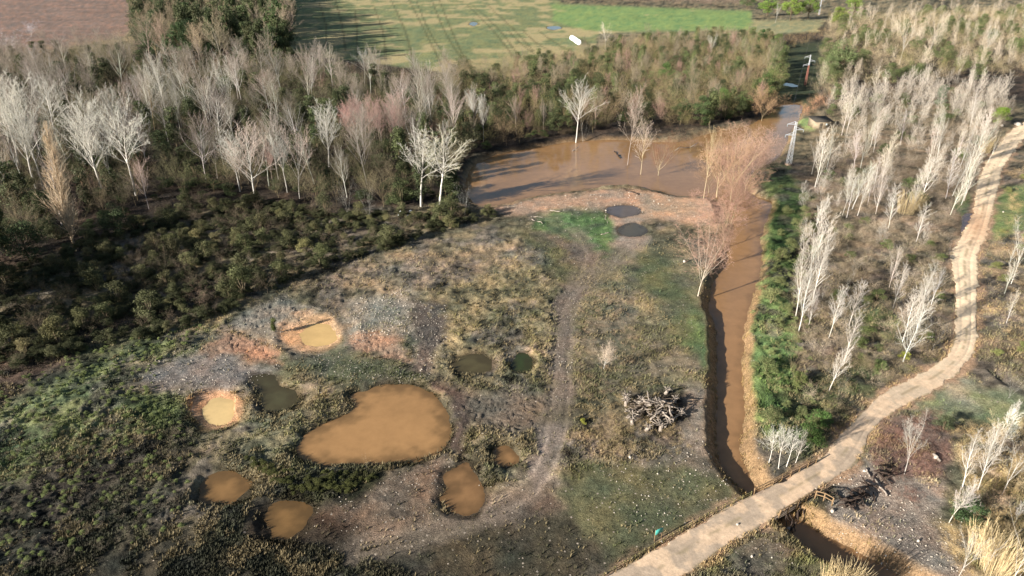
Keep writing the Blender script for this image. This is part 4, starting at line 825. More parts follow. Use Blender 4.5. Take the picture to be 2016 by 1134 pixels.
# the remainder of each kind: one object per zone, placed by geometry nodes from the shared plant shapes
def scatter(name, pts, H, wid, srcs, color, label, seed=0):
    """points carry scale and spin; every source is the crown of a plant that stands in the scene"""
    pts = np.asarray(pts, float); rng = np.random.default_rng(seed); n = len(pts)
    z, _ = sample_grid(pts[:, 0], pts[:, 1])
    me = bpy.data.meshes.new(name); me.vertices.add(n); me.vertices.foreach_set('co', np.column_stack([pts[:, 0], pts[:, 1], z - .08]).astype(np.float32).ravel())
    H = np.asarray(H, float); sc = np.column_stack([H * wid, H * wid, H]) * (1 + .2 * (rng.random((n, 1)) - .5))
    a = me.attributes.new('sc', 'FLOAT_VECTOR', 'POINT'); a.data.foreach_set('vector', sc.astype(np.float32).ravel())
    rt = np.column_stack([(rng.random(n) - .5) * .14, (rng.random(n) - .5) * .14, rng.random(n) * 6.28]); a = me.attributes.new('rt', 'FLOAT_VECTOR', 'POINT'); a.data.foreach_set('vector', rt.astype(np.float32).ravel())
    a = me.attributes.new('pick', 'INT', 'POINT'); a.data.foreach_set('value', rng.integers(0, len(srcs), n).astype(np.int32))
    o = link(name, me, color=color); tag(o, label, None, None, 'stuff')
    ng = bpy.data.node_groups.new(name, 'GeometryNodeTree'); ng.interface.new_socket('Geometry', in_out='INPUT', socket_type='NodeSocketGeometry'); ng.interface.new_socket('Geometry', in_out='OUTPUT', socket_type='NodeSocketGeometry')
    gi = ng.nodes.new('NodeGroupInput'); go = ng.nodes.new('NodeGroupOutput'); jn = ng.nodes.new('GeometryNodeJoinGeometry')
    A = {}
    for nm, t in (('sc', 'FLOAT_VECTOR'), ('rt', 'FLOAT_VECTOR'), ('pick', 'INT')):
        q = ng.nodes.new('GeometryNodeInputNamedAttribute'); q.data_type = t; q.inputs[0].default_value = nm; A[nm] = q.outputs[0]
    e2r = ng.nodes.new('FunctionNodeEulerToRotation'); ng.links.new(A['rt'], e2r.inputs[0])
    for i, s in enumerate(srcs):
        oi = ng.nodes.new('GeometryNodeObjectInfo'); oi.transform_space = 'ORIGINAL'; oi.inputs['Object'].default_value = s; oi.inputs['As Instance'].default_value = True
        cmpn = ng.nodes.new('FunctionNodeCompare'); cmpn.data_type = 'INT'; cmpn.operation = 'EQUAL'; ng.links.new(A['pick'], cmpn.inputs[2]); cmpn.inputs[3].default_value = i
        ip = ng.nodes.new('GeometryNodeInstanceOnPoints'); ng.links.new(gi.outputs[0], ip.inputs['Points']); ng.links.new(cmpn.outputs[0], ip.inputs['Selection']); ng.links.new(oi.outputs['Geometry'], ip.inputs['Instance']); ng.links.new(e2r.outputs[0], ip.inputs['Rotation']); ng.links.new(A['sc'], ip.inputs['Scale']); ng.links.new(ip.outputs[0], jn.inputs[0])
    ng.links.new(jn.outputs[0], go.inputs[0]); md = o.modifiers.new('scatter', 'NODES'); md.node_group = ng; return o
def sources(kind):
    """one standing crown of each shape of this kind"""
    out = []
    for tr, cr in PR[kind]:
        for ob in bpy.data.objects:
            if ob.data == cr: out.append(ob); break
    return out

for i, (lb, (k, lst)) in enumerate(rest.items()):
    a = np.array(lst); scatter('woodland', a[:, :2], a[:, 2], k[5], sources(k[1]), k[7], 'far mass of: ' + lb, i)

# low undergrowth under the woods: brambles nobody could count
def under(poly, n, hmin, hmax, kind, color, label, seed, wid=1.6):
    rng = np.random.default_rng(seed); w = np.stack(G(*np.array(poly, float).T), 1); lo, hi = w.min(0), w.max(0)
    p = lo + rng.random((n * 3, 2)) * (hi - lo); m = (sdf(w, p[:, 0], p[:, 1]) < 0) & (sdf(RPOLY, p[:, 0], p[:, 1], 8) > 1.2)
    for q in BP: m &= sdf(q, p[:, 0], p[:, 1], 8) > .8
    p = p[m][:n]; scatter('undergrowth', p, hmin + (hmax - hmin) * rng.random(len(p)), wid, sources(kind), color, label, seed)
under(wood_l, 2000, 2.5, 5.0, 'bush', lin(70, 60, 50), 'tangled brown brambles on the floor of the left wood', 1)  # coloured dark so the gaps between the trees look shaded
under(wood_l, 900, 1.5, 4.0, 'shrub', lin(56, 66, 40), 'ivy and brambles on the floor of the left wood', 2)  # dark leaf colour also paints the shaded gaps of this wood
under(wood_m, 1500, 2.5, 5.0, 'bush', lin(104, 90, 68), 'tangled brambles on the floor of the wood above the lake', 3)
under(wood_m, 400, 1.2, 3.0, 'shrub', lin(66, 80, 46), 'ivy on the floor of the wood above the lake', 4)
under(wood_r, 600, 3, 6, 'bush', lin(170, 148, 116), 'pale brambles on the floor of the top right wood', 5)
under(wood_t, 200, 3, 6, 'bush', lin(130, 114, 90), 'brambles under the tall trees left of the striped field', 6)
under(scrub_r, 1200, 1.5, 3.5, 'bush', lin(138, 122, 100), 'brambles under the white plantation trees', 7)
under(scrub_c, 900, .8, 2.2, 'bush', lin(146, 130, 104), 'dry brambles between canal and road bend', 8)
under(scrub_e, 350, .6, 1.5, 'bush', lin(176, 150, 110), 'dry brambles right of the road', 9)
under(thicket, 1200, .8, 2.0, 'shrub', lin(62, 64, 42), 'dark bramble cover before the left wood', 10)
under(scrub_b, 300, .8, 2.0, 'bush', lin(200, 172, 124), 'pale dry growth in the bottom right corner', 11)
under([(-300, 760), (0, 760), (250, 650), (330, 640), (420, 640), (380, 670), (300, 730), (380, 860), (360, 1040), (0, 1150), (-300, 1150)], 900, .25, .65, 'shrub', lin(114, 122, 78), 'low green scrub of the left meadow', 12)
under([(-200, 850), (100, 800), (380, 850), (360, 1040), (0, 1150), (-200, 1150)], 900, .35, .9, 'bush', lin(138, 126, 108), 'low grey brown scrub of the left meadow', 13)
under([(830, 500), (1000, 470), (1090, 550), (1090, 690), (1000, 700), (880, 690), (820, 600)], 500, .3, .8, 'bush', lin(168, 150, 108), 'dry grass hummocks in the middle meadow', 14)
under([(1470, 600), (1500, 500), (1580, 480), (1600, 800), (1500, 860)], 240, .3, .9, 'shrub', lin(110, 116, 78), 'bright green brambles on the right canal bank', 15)
under([(1140, 590), (1230, 590), (1260, 700), (1200, 780), (1130, 790)], 160, .4, 1.1, 'bush', lin(168, 142, 116), 'brown scrub right of the wheel tracks', 16)
under([(1150, 790), (1230, 780), (1340, 850), (1370, 900), (1180, 900)], 220, .4, 1.0, 'bush', lin(172, 150, 112), 'dry scrub round the grey log heap', 17)
under([(480, 900), (560, 925), (760, 935), (690, 970), (560, 970)], 120, .3, .8, 'shrub', lin(74, 76, 42), 'dark growth along the near shore of the largest pond', 18)
under([(1690, 880), (1740, 820), (1850, 810), (1870, 900), (1800, 1010), (1720, 960)], 200, .4, 1.3, 'bush', lin(130, 98, 84), 'dark red brambles round the spreading white tree', 19)
# grass: blades in tufts, tinted like the soil they stand on
def grass():
    rng = np.random.default_rng(77); n = 190000
    u = rng.random(n) * 2140 - 60; v = 470 + 740 * rng.random(n) ** .75
    x, y = G(u, v); ok = np.ones(n, bool)
    ok &= sdf(RPOLY, x, y, 4) > -.3 + .5 * rng.random(n)
    for q in BP: ok &= sdf(q, x, y, 4) > -.15
    _, c = sample_grid(x, y)
    _, _, st = None, None, None
    U, V = u, v; bare = np.zeros(n, bool)
    for k in (14, 15, 16): pass
    for pts, cc, fe, r, s_ in PAINT:
        d = sdf(pts, u, v, 5) < 0; bare = np.where(d, r < .15, bare)
    dens = fbm(x / 1.6, y / 1.6, 3, 88) * .5 + fbm(x / 8, y / 8, 3, 89) * .5; ok &= (~bare | (rng.random(n) < .05)) & (dens + .16 * rng.random(n) > .56)
    x, y, c = x[ok], y[ok], c[ok]; n = len(x); z, _ = sample_grid(x, y)
    nb = 6; h = (.1 + .34 * rng.random(n) ** 2) * (.7 + .8 * fbm(x / 6, y / 6, 2, 4)); az = rng.random((n, nb)) * 6.28; sp = rng.random((n, nb)) * .7 + .1
    r0 = rng.random((n, nb)) * .12; cx = x[:, None] + np.cos(az) * r0; cy = y[:, None] + np.sin(az) * r0; w = .035 + .03 * rng.random((n, nb)); hb = h[:, None] * (.6 + .6 * rng.random((n, nb)))
    px, py = -np.sin(az), np.cos(az); zz = z[:, None] - .03 + 0 * az
    A = np.stack([cx - px * w, cy - py * w, zz], -1); B = np.stack([cx + px * w, cy + py * w, zz], -1); T = np.stack([cx + np.cos(az) * hb * sp, cy + np.sin(az) * hb * sp, zz + hb], -1)
    Vv = np.stack([A, B, T], 2).reshape(-1, 3); straw = (fbm(x / 3, y / 3, 3, 91) > .56)[:, None]; k = (.8 + .45 * rng.random(n))[:, None]
    cc = np.where(straw, c * .5 + lin(150, 134, 98) * .5, c * np.array([.98, 1.06, .85])) * k; cc = np.repeat(cc, nb * 3, 0)
    me = mesh_np('grass', Vv, np.arange(len(Vv)).reshape(-1, 3), [M['grass']]); vcol(me, 'Col', np.clip(cc, 0, .9)); tag(link('grass', me), 'tufts of grass over the open ground', None, None, 'stuff'); print('grass tufts', n)
m, nt_, b_ = mat('grass_blades', .8); at_ = N(nt_, 'ShaderNodeAttribute', attribute_name='Col'); nt_.links.new(at_.outputs['Color'], b_.inputs['Base Color']); M['grass'] = m
grass()
# ---------------------------------------------------------------- stones
ICO = None
def rock_shape(rng, n=1):
    t = (1 + 5 ** .5) / 2; v = np.array([(-1, t, 0), (1, t, 0), (-1, -t, 0), (1, -t, 0), (0, -1, t), (0, 1, t), (0, -1, -t), (0, 1, -t), (t, 0, -1), (t, 0, 1), (-t, 0, -1), (-t, 0, 1)], float); v /= np.linalg.norm(v[0])
    f = np.array([(0, 11, 5), (0, 5, 1), (0, 1, 7), (0, 7, 10), (0, 10, 11), (1, 5, 9), (5, 11, 4), (11, 10, 2), (10, 7, 6), (7, 1, 8), (3, 9, 4), (3, 4, 2), (3, 2, 6), (3, 6, 8), (3, 8, 9), (4, 9, 5), (2, 4, 11), (6, 2, 10), (8, 6, 7), (9, 8, 1)])
    return v[None] * (.7 + .5 * rng.random((n, 12, 1))) * (.5 + .6 * rng.random((n, 1, 3))), f
def gravel():
    rng = np.random.default_rng(3); parts = []
    for poly, n, s0, s1 in [([(700, 590), (800, 570), (812, 660), (760, 660), (700, 680), (680, 640)], 700, .05, .2), ([(270, 735), (340, 690), (400, 680), (480, 715), (560, 720), (470, 770), (330, 780)], 500, .05, .15), ([(460, 650), (480, 610), (560, 580), (600, 620), (540, 690)], 200, .05, .14),
            ([(810, 590), (880, 600), (880, 700), (830, 740), (810, 690)], 260, .05, .16), ([(600, 690), (860, 740), (800, 752), (640, 740)], 200, .05, .14), ([(1600, 950), (1700, 930), (1800, 960), (1900, 1060), (1900, 1134), (1760, 1120), (1640, 1050)], 600, .04, .14),
            ([(1110, 560), (1140, 570), (1120, 790), (1080, 800)], 160, .04, .13), ([(1200, 480), (1400, 520), (1400, 760), (1200, 780)], 120, .04, .13), ([(1200, 900), (1400, 860), (1440, 950), (1300, 1050), (1180, 1000)], 200, .04, .14), ([(1010, 430), (1200, 410), (1200, 560), (1090, 560)], 130, .05, .16),
            ([(640, 960), (880, 900), (860, 1010), (650, 1100)], 100, .04, .11), ([(880, 830), (960, 820), (1100, 1010), (700, 1110)], 90, .04, .11), ([(1260, 1090), (1500, 1040), (1600, 1134), (1250, 1180)], 110, .05, .15), ([(930, 408), (1200, 375), (1400, 390), (1400, 430), (1100, 415)], 300, .08, .25)]:
        w = np.stack(G(*np.array(poly, float).T), 1); lo, hi = w.min(0), w.max(0); p = lo + rng.random((n * 3, 2)) * (hi - lo); p = p[sdf(w, p[:, 0], p[:, 1]) < 0][:n]
        v, f = rock_shape(rng, len(p)); s = (s0 + (s1 - s0) * rng.random(len(p)) ** 3)[:, None, None]; z, _ = sample_grid(p[:, 0], p[:, 1])
        V = (v * s + np.column_stack([p, z + .02])[:, None]).reshape(-1, 3); parts.append((V, (f[None] + np.arange(len(p))[:, None, None] * 12).reshape(-1, 3)))
    V, F = join(parts); tag(link('gravel', mesh_np('gravel', V, F, [M['stone']])), 'pale stones strewn over bare soil', None, None, 'stuff')
gravel()
def rock(px, py, s, lb, name='pale_rock', m=None, grp=None):
    rng = np.random.default_rng(int(px * 7 + py)); v, f = rock_shape(rng, 1); V = v[0] * s; x, y = G(px, py); x, y = float(x), float(y)
    tag(link(name, mesh_np(name, V, f, [m or M['stone']]), loc=(x, y, gh(x, y) + s * .25)), lb, 'rock', grp)
rock(1240, 902, .42, 'pale boulder below the grey log heap'); rock(1452, 1034, .3, 'white stone lying on the road near the fence')
rock(2003, 246, 1.2, 'white boulder beside the bright green bush'); rock(1972, 250, .7, 'smaller white boulder left of the big one by the bright green bush')
rock(1347, 517, .5, 'white lump on the left bank at the foot of the solitary willow'); rock(1770, 1068, .3, 'white stone on the gravel, left of a pair'); rock(1806, 1070, .34, 'white stone on the gravel, right of a pair'); rock(1842, 904, .5, 'pale boulder behind the spreading white tree')
rock(1554, 1042, .35, 'white stone at the canal mouth below the road'); rock(1558, 1026, .4, 'white block among the roots under the road edge'); rock(1702, 928, .35, 'pale boulder above the black debris heap'); rock(1637, 1012, .28, 'white stone on the orange bank below the sagging rail')
rock(1480, 1097, .18, 'white stone in the grass right below the road'); rock(1975, 418, .3, 'white stone in the grass right of the road'); rock(1303, 1067, .22, 'white stone at the foot of the green sign')
for i, (px, py, s) in enumerate([(790, 421, .7), (797, 423, .5), (808, 418, .6), (785, 426, .4), (802, 427, .4)]): rock(px, py, s, 'white rubbish lump in the dark scrub before the lake end poplars', 'rubbish_lump', M['white'], 'white rubbish in the dark scrub')
# ---------------------------------------------------------------- logs
def log(name, p, q, r0, r1, m, lb, grp, seed):
    """a broken, slightly bent trunk piece with a stub of a branch"""
    rng = np.random.default_rng(seed); p, q = np.array(p, float), np.array(q, float); c = (p + q) / 2; L_ = np.linalg.norm(q - p); n = 5; pts = [p + (q - p) * i / n + rng.normal(0, .03 * L_, 3) * (0 < i < n) for i in range(n + 1)]
    pts = [a - c for a in pts]; rs = np.linspace(r0, r1, n + 1) * (.85 + .3 * rng.random(n + 1)); parts = []
    segs = [(*pts[i], *pts[i + 1], rs[i], rs[i + 1]) for i in range(n)]; d = norm(q - p)
    if L_ > 1.2:
        a = pts[3]; s_ = norm(np.cross(d, rng.normal(size=3)) + d * .5); segs.append((*a, *(a + s_ * L_ * .18), r1 * .7, r1 * .35))
    V, F = tubes(segs, 7); k = len(V); caps = np.array([list(range(6, -1, -1)) , [(n - 1) * 14 + 7 + i for i in range(7)]])
    tag(link(name, mesh_np(name, V, [F, caps], [m]), loc=tuple(c)), lb, 'log', grp)
rngl = np.random.default_rng(8)
hx, hy = [float(v) for v in G(1285, 818)]; hz = gh(hx, hy)
for i in range(110):
    a = rngl.random() * 6.28; rr = 3.5 * rngl.random() ** .6; cx = hx + rr * math.cos(a) * 1.15; cy = hy + rr * math.sin(a) * .8; lev = (1 - rr / 4.2) * 2.3 * rngl.random() ** .5 + .15
    th = rngl.normal(2.6 if i % 3 else .8, .8); le = .7 + 2.3 * rngl.random() ** 1.6; dz = rngl.normal(0, .3) * le; r = .03 + .13 * rngl.random() ** 1.6
    d = np.array([math.cos(th) * le / 2, math.sin(th) * le / 2, dz / 2]); c = np.array([cx, cy, hz + lev + abs(dz) / 2])
    log('dead_log', c - d, c + d, r, r * .7, M['grey_wood'] if i % 4 else M['dim_wood'], 'silver grey log in the big heap on the meadow left of the canal', 'logs of the grey heap on the meadow', i)
for i, (px, py) in enumerate([(1232, 800), (1236, 790), (1258, 795), (1295, 800), (1310, 778), (1318, 838), (1245, 838), (1272, 850), (1300, 850), (1340, 820), (1325, 797)]):
    x, y = [float(v) for v in G(px, py)]; z = gh(x, y); e = empty('root_stump', (x, y, z + .35), rngl.random() * 6, 'upturned grey root stump at the rim of the big grey heap', 'stump', 'root stumps of the grey heap')
    V, F, T = capped((0, 0, -.4), (.35, 0, .45), .3, .2, 9); link('stem', mesh_np('stem', V, [F, T], [M['grey_wood']]), e)
    segs = []
    for k in range(9): b = k / 9 * 6.28; p1 = (.3 + .3 * math.cos(b), .35 * math.sin(b), .5 + .1 * (k % 3)); p2 = (p1[0] + .4 * math.cos(b), p1[1] + .45 * math.sin(b), p1[2] + .25 * math.sin(3 * b)); segs += [(.3, 0, .35, *p1, .1, .06), (*p1, *p2, .06, .02)]
    link('root', mesh_np('root', *tubes(segs, 5), [M['grey_wood']]), e)
for i in range(44):
    cxp, cyp = [(1740, 938), (1700, 975), (1685, 985), (1672, 1000)][i % 4]; x, y = [float(v) for v in G(cxp + rngl.normal(0, 13), cyp + rngl.normal(0, 7))]; z = gh(x, y); th = rngl.random() * 3.14; le = .7 + 1.7 * rngl.random(); r = .05 + .09 * rngl.random(); l2 = .1 + .7 * rngl.random()
    d = np.array([math.cos(th) * le / 2, math.sin(th) * le / 2, rngl.normal(0, .3)]); c = np.array([x, y, z + l2 * .7 + abs(d[2])])
    log('burnt_log', c - d, c + d, r, r * .8, M['burnt_wood'], 'blackened log in the dark debris heap right of the road bridge', 'black logs right of the road bridge', 500 + i)
for i, (a, b, r, lb) in enumerate([((1722, 945), (1745, 978), .16, 'long pale log lying on the black debris heap'), ((1703, 924), (1712, 940), .14, 'short pale log above the black debris heap'), ((1836, 898), (1850, 912), .2, 'pale log behind the spreading white tree'),
        ((1047, 434), (1068, 442), .12, 'driftwood stick left of the bright green grass, nearer one'), ((1083, 416), (1105, 418), .12, 'driftwood stick at the top edge of the bright green grass'), ((1052, 428), (1070, 428), .1, 'driftwood stick left of the bright green grass, farther one'), ((1183, 462), (1200, 460), .1, 'stick at the right edge of the bright green grass'), ((1192, 425), (1196, 440), .1, 'stick at the top right corner of the bright green grass'),
        ((1210, 292), (1222, 305), .22, 'dark log floating in the brown lake'), ((1128, 291), (1140, 286), .12, 'branch sticking out of the lake at its far shore'), ((1232, 376), (1258, 384), .14, 'dark driftwood on the near shore of the lake'), ((1330, 290), (1375, 280), .12, 'pale branch leaning over the lake by the crooked tree'), ((1545, 60), (1560, 66), .1, 'log at the power line clearing')][:12]):
    p = [float(v) for v in G(*a)]; q = [float(v) for v in G(*b)]; zp = max(gh(*p), WL) + r * .8; zq = max(gh(*q), WL) + r * .8 + (.9 if 'leaning' in lb or 'sticking' in lb else 0)
    log('driftwood' if i > 2 else 'dead_log', (*p, zp), (*q, zq), r, r * .7, M['burnt_wood'] if 'dark' in lb else M['grey_wood'], lb, None, 900 + i)
# ---------------------------------------------------------------- culvert bridge
def edge_pt(side, px):
    E, R = (road_l, RL) if side == 'l' else (road_r, RR); i = int(np.argmin(np.abs(E[:, 0] - px) + (E[:, 1] < 800) * 1e4)); return R[i]
bl0, bl1 = edge_pt('l', 1452), edge_pt('l', 1548); br0, br1 = edge_pt('r', 1525), edge_pt('r', 1612)
br = empty('road_bridge', (0, 0, 0), 0, 'low concrete road bridge over the canal under the dirt road', 'bridge')
zt, zb = -.01, -.38
V = np.array([(*bl0, zt), (*bl1, zt), (*br1, zt), (*br0, zt), (*bl0, zb), (*bl1, zb), (*br1, zb), (*br0, zb)]); F = np.array([(0, 1, 2, 3), (7, 6, 5, 4), (0, 4, 5, 1), (1, 5, 6, 2), (2, 6, 7, 3), (3, 7, 4, 0)])
link('deck', mesh_np('deck', V, F, [M['concrete']]), br)
for a, b in ((bl0, br0), (bl1, br1)):
    c = (a + b) / 2; d = b - a; V, F = box((c[0], c[1], -1.15), (np.linalg.norm(d), .45, 1.5), math.atan2(d[1], d[0])); link('abutment', mesh_np('abutment', V, F, [M['concrete']]), br)
for k in range(7):      # timber piles and planks carrying the near edge of the deck
    q = br0 + (br1 - br0) * (k + .5) / 7; o_ = norm(np.array([*(br0 - bl0), 0.])) * .12
    V, F_, T = capped((q[0] + o_[0], q[1] + o_[1], -1.9), (q[0] + o_[0], q[1] + o_[1], .12), .13, .12, 8); link('pile', mesh_np('pile', V, [F_, T], [M['wood']]), br)
d_ = br1 - br0
for zz in (-.12, -.42): V, F = box((*( (br0 + br1) / 2 + norm(br0 - bl0) * .3), zz), (np.linalg.norm(d_) + .8, .12, .24), math.atan2(d_[1], d_[0])); link('plank', mesh_np('plank', V, F, [M['dim_wood']]), br)
def rail_line(name, pts, n, hgt_, rails, w, m, lb, cat, lean=0.0, zoff=None):
    """posts with rails between; every post its own part"""
    q = np.array([[float(v) for v in G(*p)] for p in pts]); seg = np.concatenate([[0], np.cumsum(np.linalg.norm(np.diff(q, axis=0), axis=1))]); t = np.linspace(0, seg[-1], n); X = np.interp(t, seg, q[:, 0]); Y = np.interp(t, seg, q[:, 1])
    Z = [max(gh(a, b), -.1) if zoff is None else zoff for a, b in zip(X, Y)]; e = empty(name, (X[0], Y[0], 0), 0, lb, cat); r_ = np.random.default_rng(n + int(pts[0][0])); top = []
    for x, y, z in zip(X, Y, Z):
        x -= X[0]; y -= Y[0]; dx, dy = r_.normal(0, .02, 2) + lean * np.array([.3, -.5]); h = hgt_ * (1 + r_.normal(0, .02)); V, F_, T = capped((x, y, z - .25), (x + dx, y + dy, z + h), w, w * .95, 8); link('post', mesh_np('post', V, [F_, T], [m]), e); top.append((x, y, z, dx, dy, h))
    for f in rails:
        sg = [(a[0] + a[3] * f, a[1] + a[4] * f, a[2] + a[5] * f, b[0] + b[3] * f, b[1] + b[4] * f, b[2] + b[5] * f, w * .75, w * .7) for a, b in zip(top[:-1], top[1:])]
        link('rail', mesh_np('rail', *tubes(sg, 6), [m]), e)
    return e
rail_line('wooden_railing', [(1484, 973), (1545, 943), (1606, 912)], 8, 1.1, (.5, .95), .09, M['wood'], 'weathered wooden railing on the far side of the road over the canal', 'railing')
rail_line('wooden_railing', [(1533, 1016), (1578, 991), (1603, 977)], 5, 1.15, (.45, .95), .1, M['wood'], 'wooden railing on the near side of the road above the canal mouth', 'railing', .2)
rail_line('wooden_railing', [(1604, 982), (1636, 1000)], 3, 1.25, (.55, .97), .09, M['wood'], 'short yellowish wooden railing turning away from the road above the orange bank', 'railing')
M['green_wood'] = flat_mat('mossy_wood', lin(118, 110, 72), scale=5)
rail_line('rope_fence', [(1478, 976), (1420, 1004), (1350, 1044), (1280, 1084), (1195, 1134), (1150, 1162)], 19, .85, (.45, .85), .05, M['green_wood'], 'long mossy post and rail fence along the left edge of the road', 'fence')
# roots hanging below the near railing
sg = []
for px, py, n in ((1552, 1010, 5), (1572, 1000, 5), (1586, 992, 5), (1560, 1026, 4)):
    x, y = [float(v) for v in G(px, py)]
    for k in range(n):
        p = np.array([x + rngl.normal(0, .3), y + rngl.normal(0, .3), -.15]); d = norm(np.array([rngl.normal(.1, .35), -.6, -1.1]))
        for j in range(5): q = p + (d + rngl.normal(0, .25, 3)) * .42; sg.append((*p, *q, .09 - .013 * j, .077 - .013 * j)); p = q
tag(link('dead_roots', mesh_np('dead_roots', *tubes(sg, 5), [M['burnt_wood']])), 'dark roots and branches jammed under the near railing at the canal mouth', 'roots')
# sign
x, y, H = size_at(1295, 1062, 1036); e = empty('info_sign', (x, y, gh(x, y)), rad(30), 'small blue green sign on two wooden posts by the roadside fence', 'sign')
for s_ in (-.5, .5): V, F_, T = capped((s_, 0, -.2), (s_, 0, 1.75), .05, .05); link('post', mesh_np('post', V, [F_, T], [M['wood']]), e)
link('panel', mesh_np('panel', *box((0, -.06, 1.35), (1.1, .04, .7)), [M['sign']]), e)
# ---------------------------------------------------------------- power line
def pylon(px, py, ptop, lb, w0, red, tiers):
    x, y, H = size_at(px, py, ptop); e = empty('power_pylon', (x, y, gh(x, y)), 0, lb, 'pylon'); w1 = w0 * .3
    f = lambda t: w0 * (1 - t) + w1 * t; sg = []; cor = [(1, 1), (1, -1), (-1, -1), (-1, 1)]; n = 12
    for k in range(n):
        t0, t1 = k / n, (k + 1) / n; a, b = f(t0) / 2, f(t1) / 2
        for i in range(4):
            c, d = cor[i], cor[(i + 1) % 4]; sg.append((c[0] * a, c[1] * a, t0 * H, c[0] * b, c[1] * b, t1 * H, .042, .042)); sg.append((c[0] * a, c[1] * a, t0 * H, d[0] * b, d[1] * b, t1 * H, .03, .03)); sg.append((d[0] * a, d[1] * a, t0 * H, c[0] * b, c[1] * b, t1 * H, .03, .03))
    lo = [s_ for s_ in sg if s_[2] < H * .62]; hi = [s_ for s_ in sg if s_[2] >= H * .62]
    link('lower_mast', mesh_np('lower_mast', *tubes(lo, 4), [M['red_steel'] if red else M['steel']]), e); link('upper_mast', mesh_np('upper_mast', *tubes(hi, 4), [M['steel']]), e)
    if not red:
        V, F = box((0, 0, .1), (w0 + .5, w0 + .5, .5)); link('footing', mesh_np('footing', V, F, [M['concrete']]), e)
    tips = []
    for side, hf in tiers:
        z = H * hf; l = 2.5 * side; b = f(hf) / 2 * side; s2 = [(b, .15, z, l, 0, z, .09, .07), (b, -.15, z, l, 0, z, .09, .07), (b, 0, z + .75, l, 0, z, .07, .05), (b, 0, z + .75, b, 0, z, .03, .03), ((b + l) / 2, 0, z + .36, (b + l) / 2, 0, z, .025, .025)]
        arm = link('cross_arm', mesh_np('cross_arm', *tubes(s2, 4), [M['steel']]), e)
        link('insulator', mesh_np('insulator', *tubes([(l, 0, z - .12 * k, l, 0, z - .12 * k - .09, .09, .05) for k in range(6)], 8), [M['glass']]), arm); tips.append((x + l, y, gh(x, y) + z - .75))
    return tips
T1 = pylon(1552, 326, 240, 'nearer grey lattice pylon on the canal bank by the flooded head', 1.3, False, [(-1, .95), (1, .82), (-1, .70)])
T2 = pylon(1585, 168, 108, 'farther white topped pylon with reddish mast in the shaded clearing', .8, True, [(-1, .93), (1, .8), (-1, .67)])
T3 = pylon(1612, 30, -6, 'farthest pale lattice pylon at the top edge among green trees', 1.2, False, [(-1, .93), (1, .8), (-1, .67)])
for A_, B_, lb in ((T1, T2, 'thin wire between the nearer and the farther pylon'), (T2, T3, 'thin wire between the farther and the farthest pylon')):
    for a, b in zip(A_, B_):
        a, b = np.array(a), np.array(b); pts = [a + (b - a) * t - np.array([0, 0, 1.6 * 4 * t * (1 - t)]) for t in np.linspace(0, 1, 17)]
        tag(link('power_wire', mesh_np('power_wire', *tubes([(*p, *q, .018, .018) for p, q in zip(pts[:-1], pts[1:])], 4), [M['wire']])), lb, 'wire', lb.replace('thin wire', 'wires'))
# ---------------------------------------------------------------- shed, bales
x, y = [float(v) for v in G(1613, 250)]; z = gh(x, y); e = empty('shed', (x, y, z), rad(4), 'small pale shed with a dark sloping roof beside a green lawn patch', 'shed')
W, D, h1, h2 = 6.2, 5.6, 2.4, 2.9
V = np.array([(-W / 2, -D / 2, -.3), (W / 2, -D / 2, -.3), (W / 2, D / 2, -.3), (-W / 2, D / 2, -.3), (-W / 2, -D / 2, h1), (W / 2, -D / 2, h1), (W / 2, D / 2, h2), (-W / 2, D / 2, h2)])
link('wall', mesh_np('wall', V, np.array([(3, 2, 1, 0), (0, 1, 5, 4), (1, 2, 6, 5), (2, 3, 7, 6), (3, 0, 4, 7), (4, 5, 6, 7)]), [M['plaster']]), e)
an = math.atan2(h2 - h1, D); V, F = box((0, 0, 0), (W + .5, D + .7, .12)); V = np.stack([V[:, 0], V[:, 1] * math.cos(an) - V[:, 2] * math.sin(an), V[:, 1] * math.sin(an) + V[:, 2] * math.cos(an) + (h1 + h2) / 2 + .08], 1); rf = link('roof', mesh_np('roof', V, F, [M['sheet']]), e)
link('door', mesh_np('door', *box((-1.0, -D / 2 - .02, .85), (1.0, .06, 2.0)), [M['sheet']]), e)
link('window', mesh_np('window', *box((1.1, -D / 2 - .02, 1.4), (.8, .06, .7)), [M['glass']]), e)
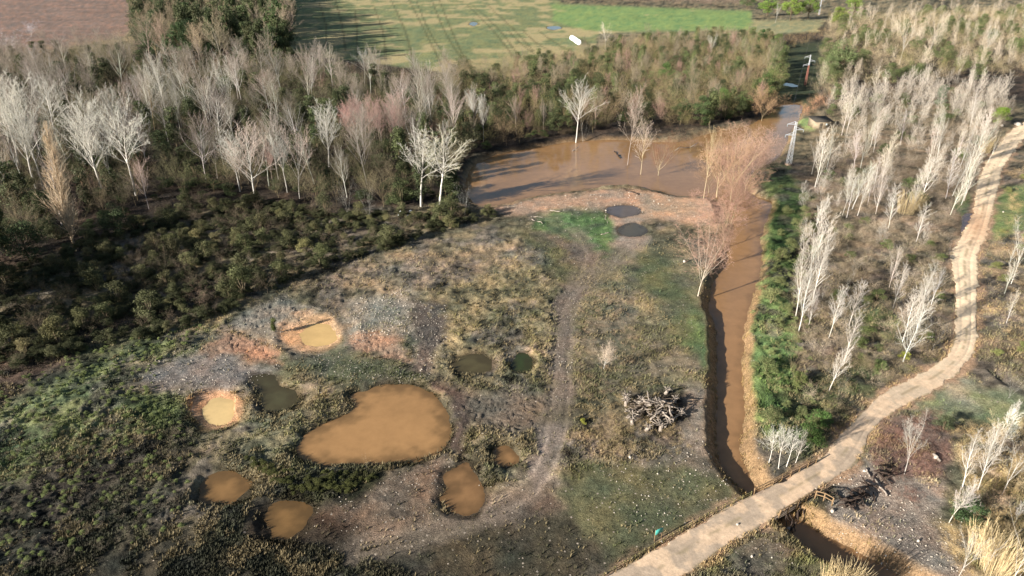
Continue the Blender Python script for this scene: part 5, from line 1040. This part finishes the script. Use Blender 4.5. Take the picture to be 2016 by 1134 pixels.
for i, (px, py) in enumerate([(1126, 79), (1129.5, 81), (1133, 83.5), (1136, 86), (1139.5, 88)]):
    x, y = [float(v) for v in G(px, py)]; z = gh(x, y); n = 20; r = 1.6; prof = [(0, 0), (.0, .9), (.08, 1), (1.3, 1), (1.38, .9), (1.38, 0)]
    segs = [(0, a[0] - .7, 0, 0, b[0] - .7, 0, a[1] * r, b[1] * r) for a, b in zip(prof[:-1], prof[1:])]
    V, F = tubes([tuple(s_) if abs(s_[4] - s_[1]) > 1e-6 else (s_[0], s_[1], s_[2], s_[3], s_[4] + .001, s_[5], s_[6], s_[7]) for s_ in segs], n)
    o = link('wrapped_bale', mesh_np('wrapped_bale', V, F, [M['white']], smooth_=True), loc=(x, y, z + r * .95)); o.rotation_euler = (0, 0, rad(-12))
    tag(o, 'white wrapped round bale in the short row at the edge of the green field', 'bale', 'white wrapped bales in a row')
# ---------------------------------------------------------------- reeds
def reed_mesh(rng, n=170):
    a = rng.random(n) * 6.28; r = .34 * rng.random(n) ** .6; b = np.column_stack([r * np.cos(a), r * np.sin(a), 0 * r]); d = np.column_stack([np.cos(a) * .42 * rng.random(n) + .08, np.sin(a) * .42 * rng.random(n), np.ones(n)]); h = (.5 + .5 * rng.random(n))[:, None]
    t = b + d * h * .8; t2 = t + (d * .2 + rng.normal(0, .05, (n, 3))) * h; sg = np.concatenate([np.column_stack([b, t, np.full(n, .004), np.full(n, .003)]), np.column_stack([t, t2, np.full(n, .007), np.full(n, .002)])]); return tubes(sg, 3)
rm = [mesh_np('reeds', *reed_mesh(np.random.default_rng(i)), [M['twig']]) for i in range(3)]
for i, (px, py, pt, wd, lb) in enumerate([(1782, 420, 374, 1.0, 'feathery cream reed clump left of the road puddle'), (1802, 415, 378, .9, 'cream reed clump right behind the feathery one'), (1635, 1160, 1110, .9, 'yellow reed clump on the canal bank at the bottom edge, left one'), (1655, 1175, 1120, .9, 'yellow reed clump cut by the bottom edge'), (1670, 1182, 1118, .8, 'small yellow reed clump at the bottom edge, right one'),
        (1930, 1090, 1030, .9, 'straw reed clump in the bottom right corner, left one'), (1955, 1130, 1065, .9, 'straw reed clump in the bottom right corner, front one'), (1938, 300, 266, .9, 'cream reed clump at the top of the road')]):
    x, y, H = size_at(px, py, pt); o = link('reed_clump', rm[i % 3], loc=(x, y, gh(x, y) - .05), color=lin(196, 176, 136)); o.scale = (H * wd, H * wd, H); o.rotation_euler = (0, 0, RNG.random() * 1.0 - .5); tag(o, lb, 'reeds')
print('objects', len(bpy.data.objects))
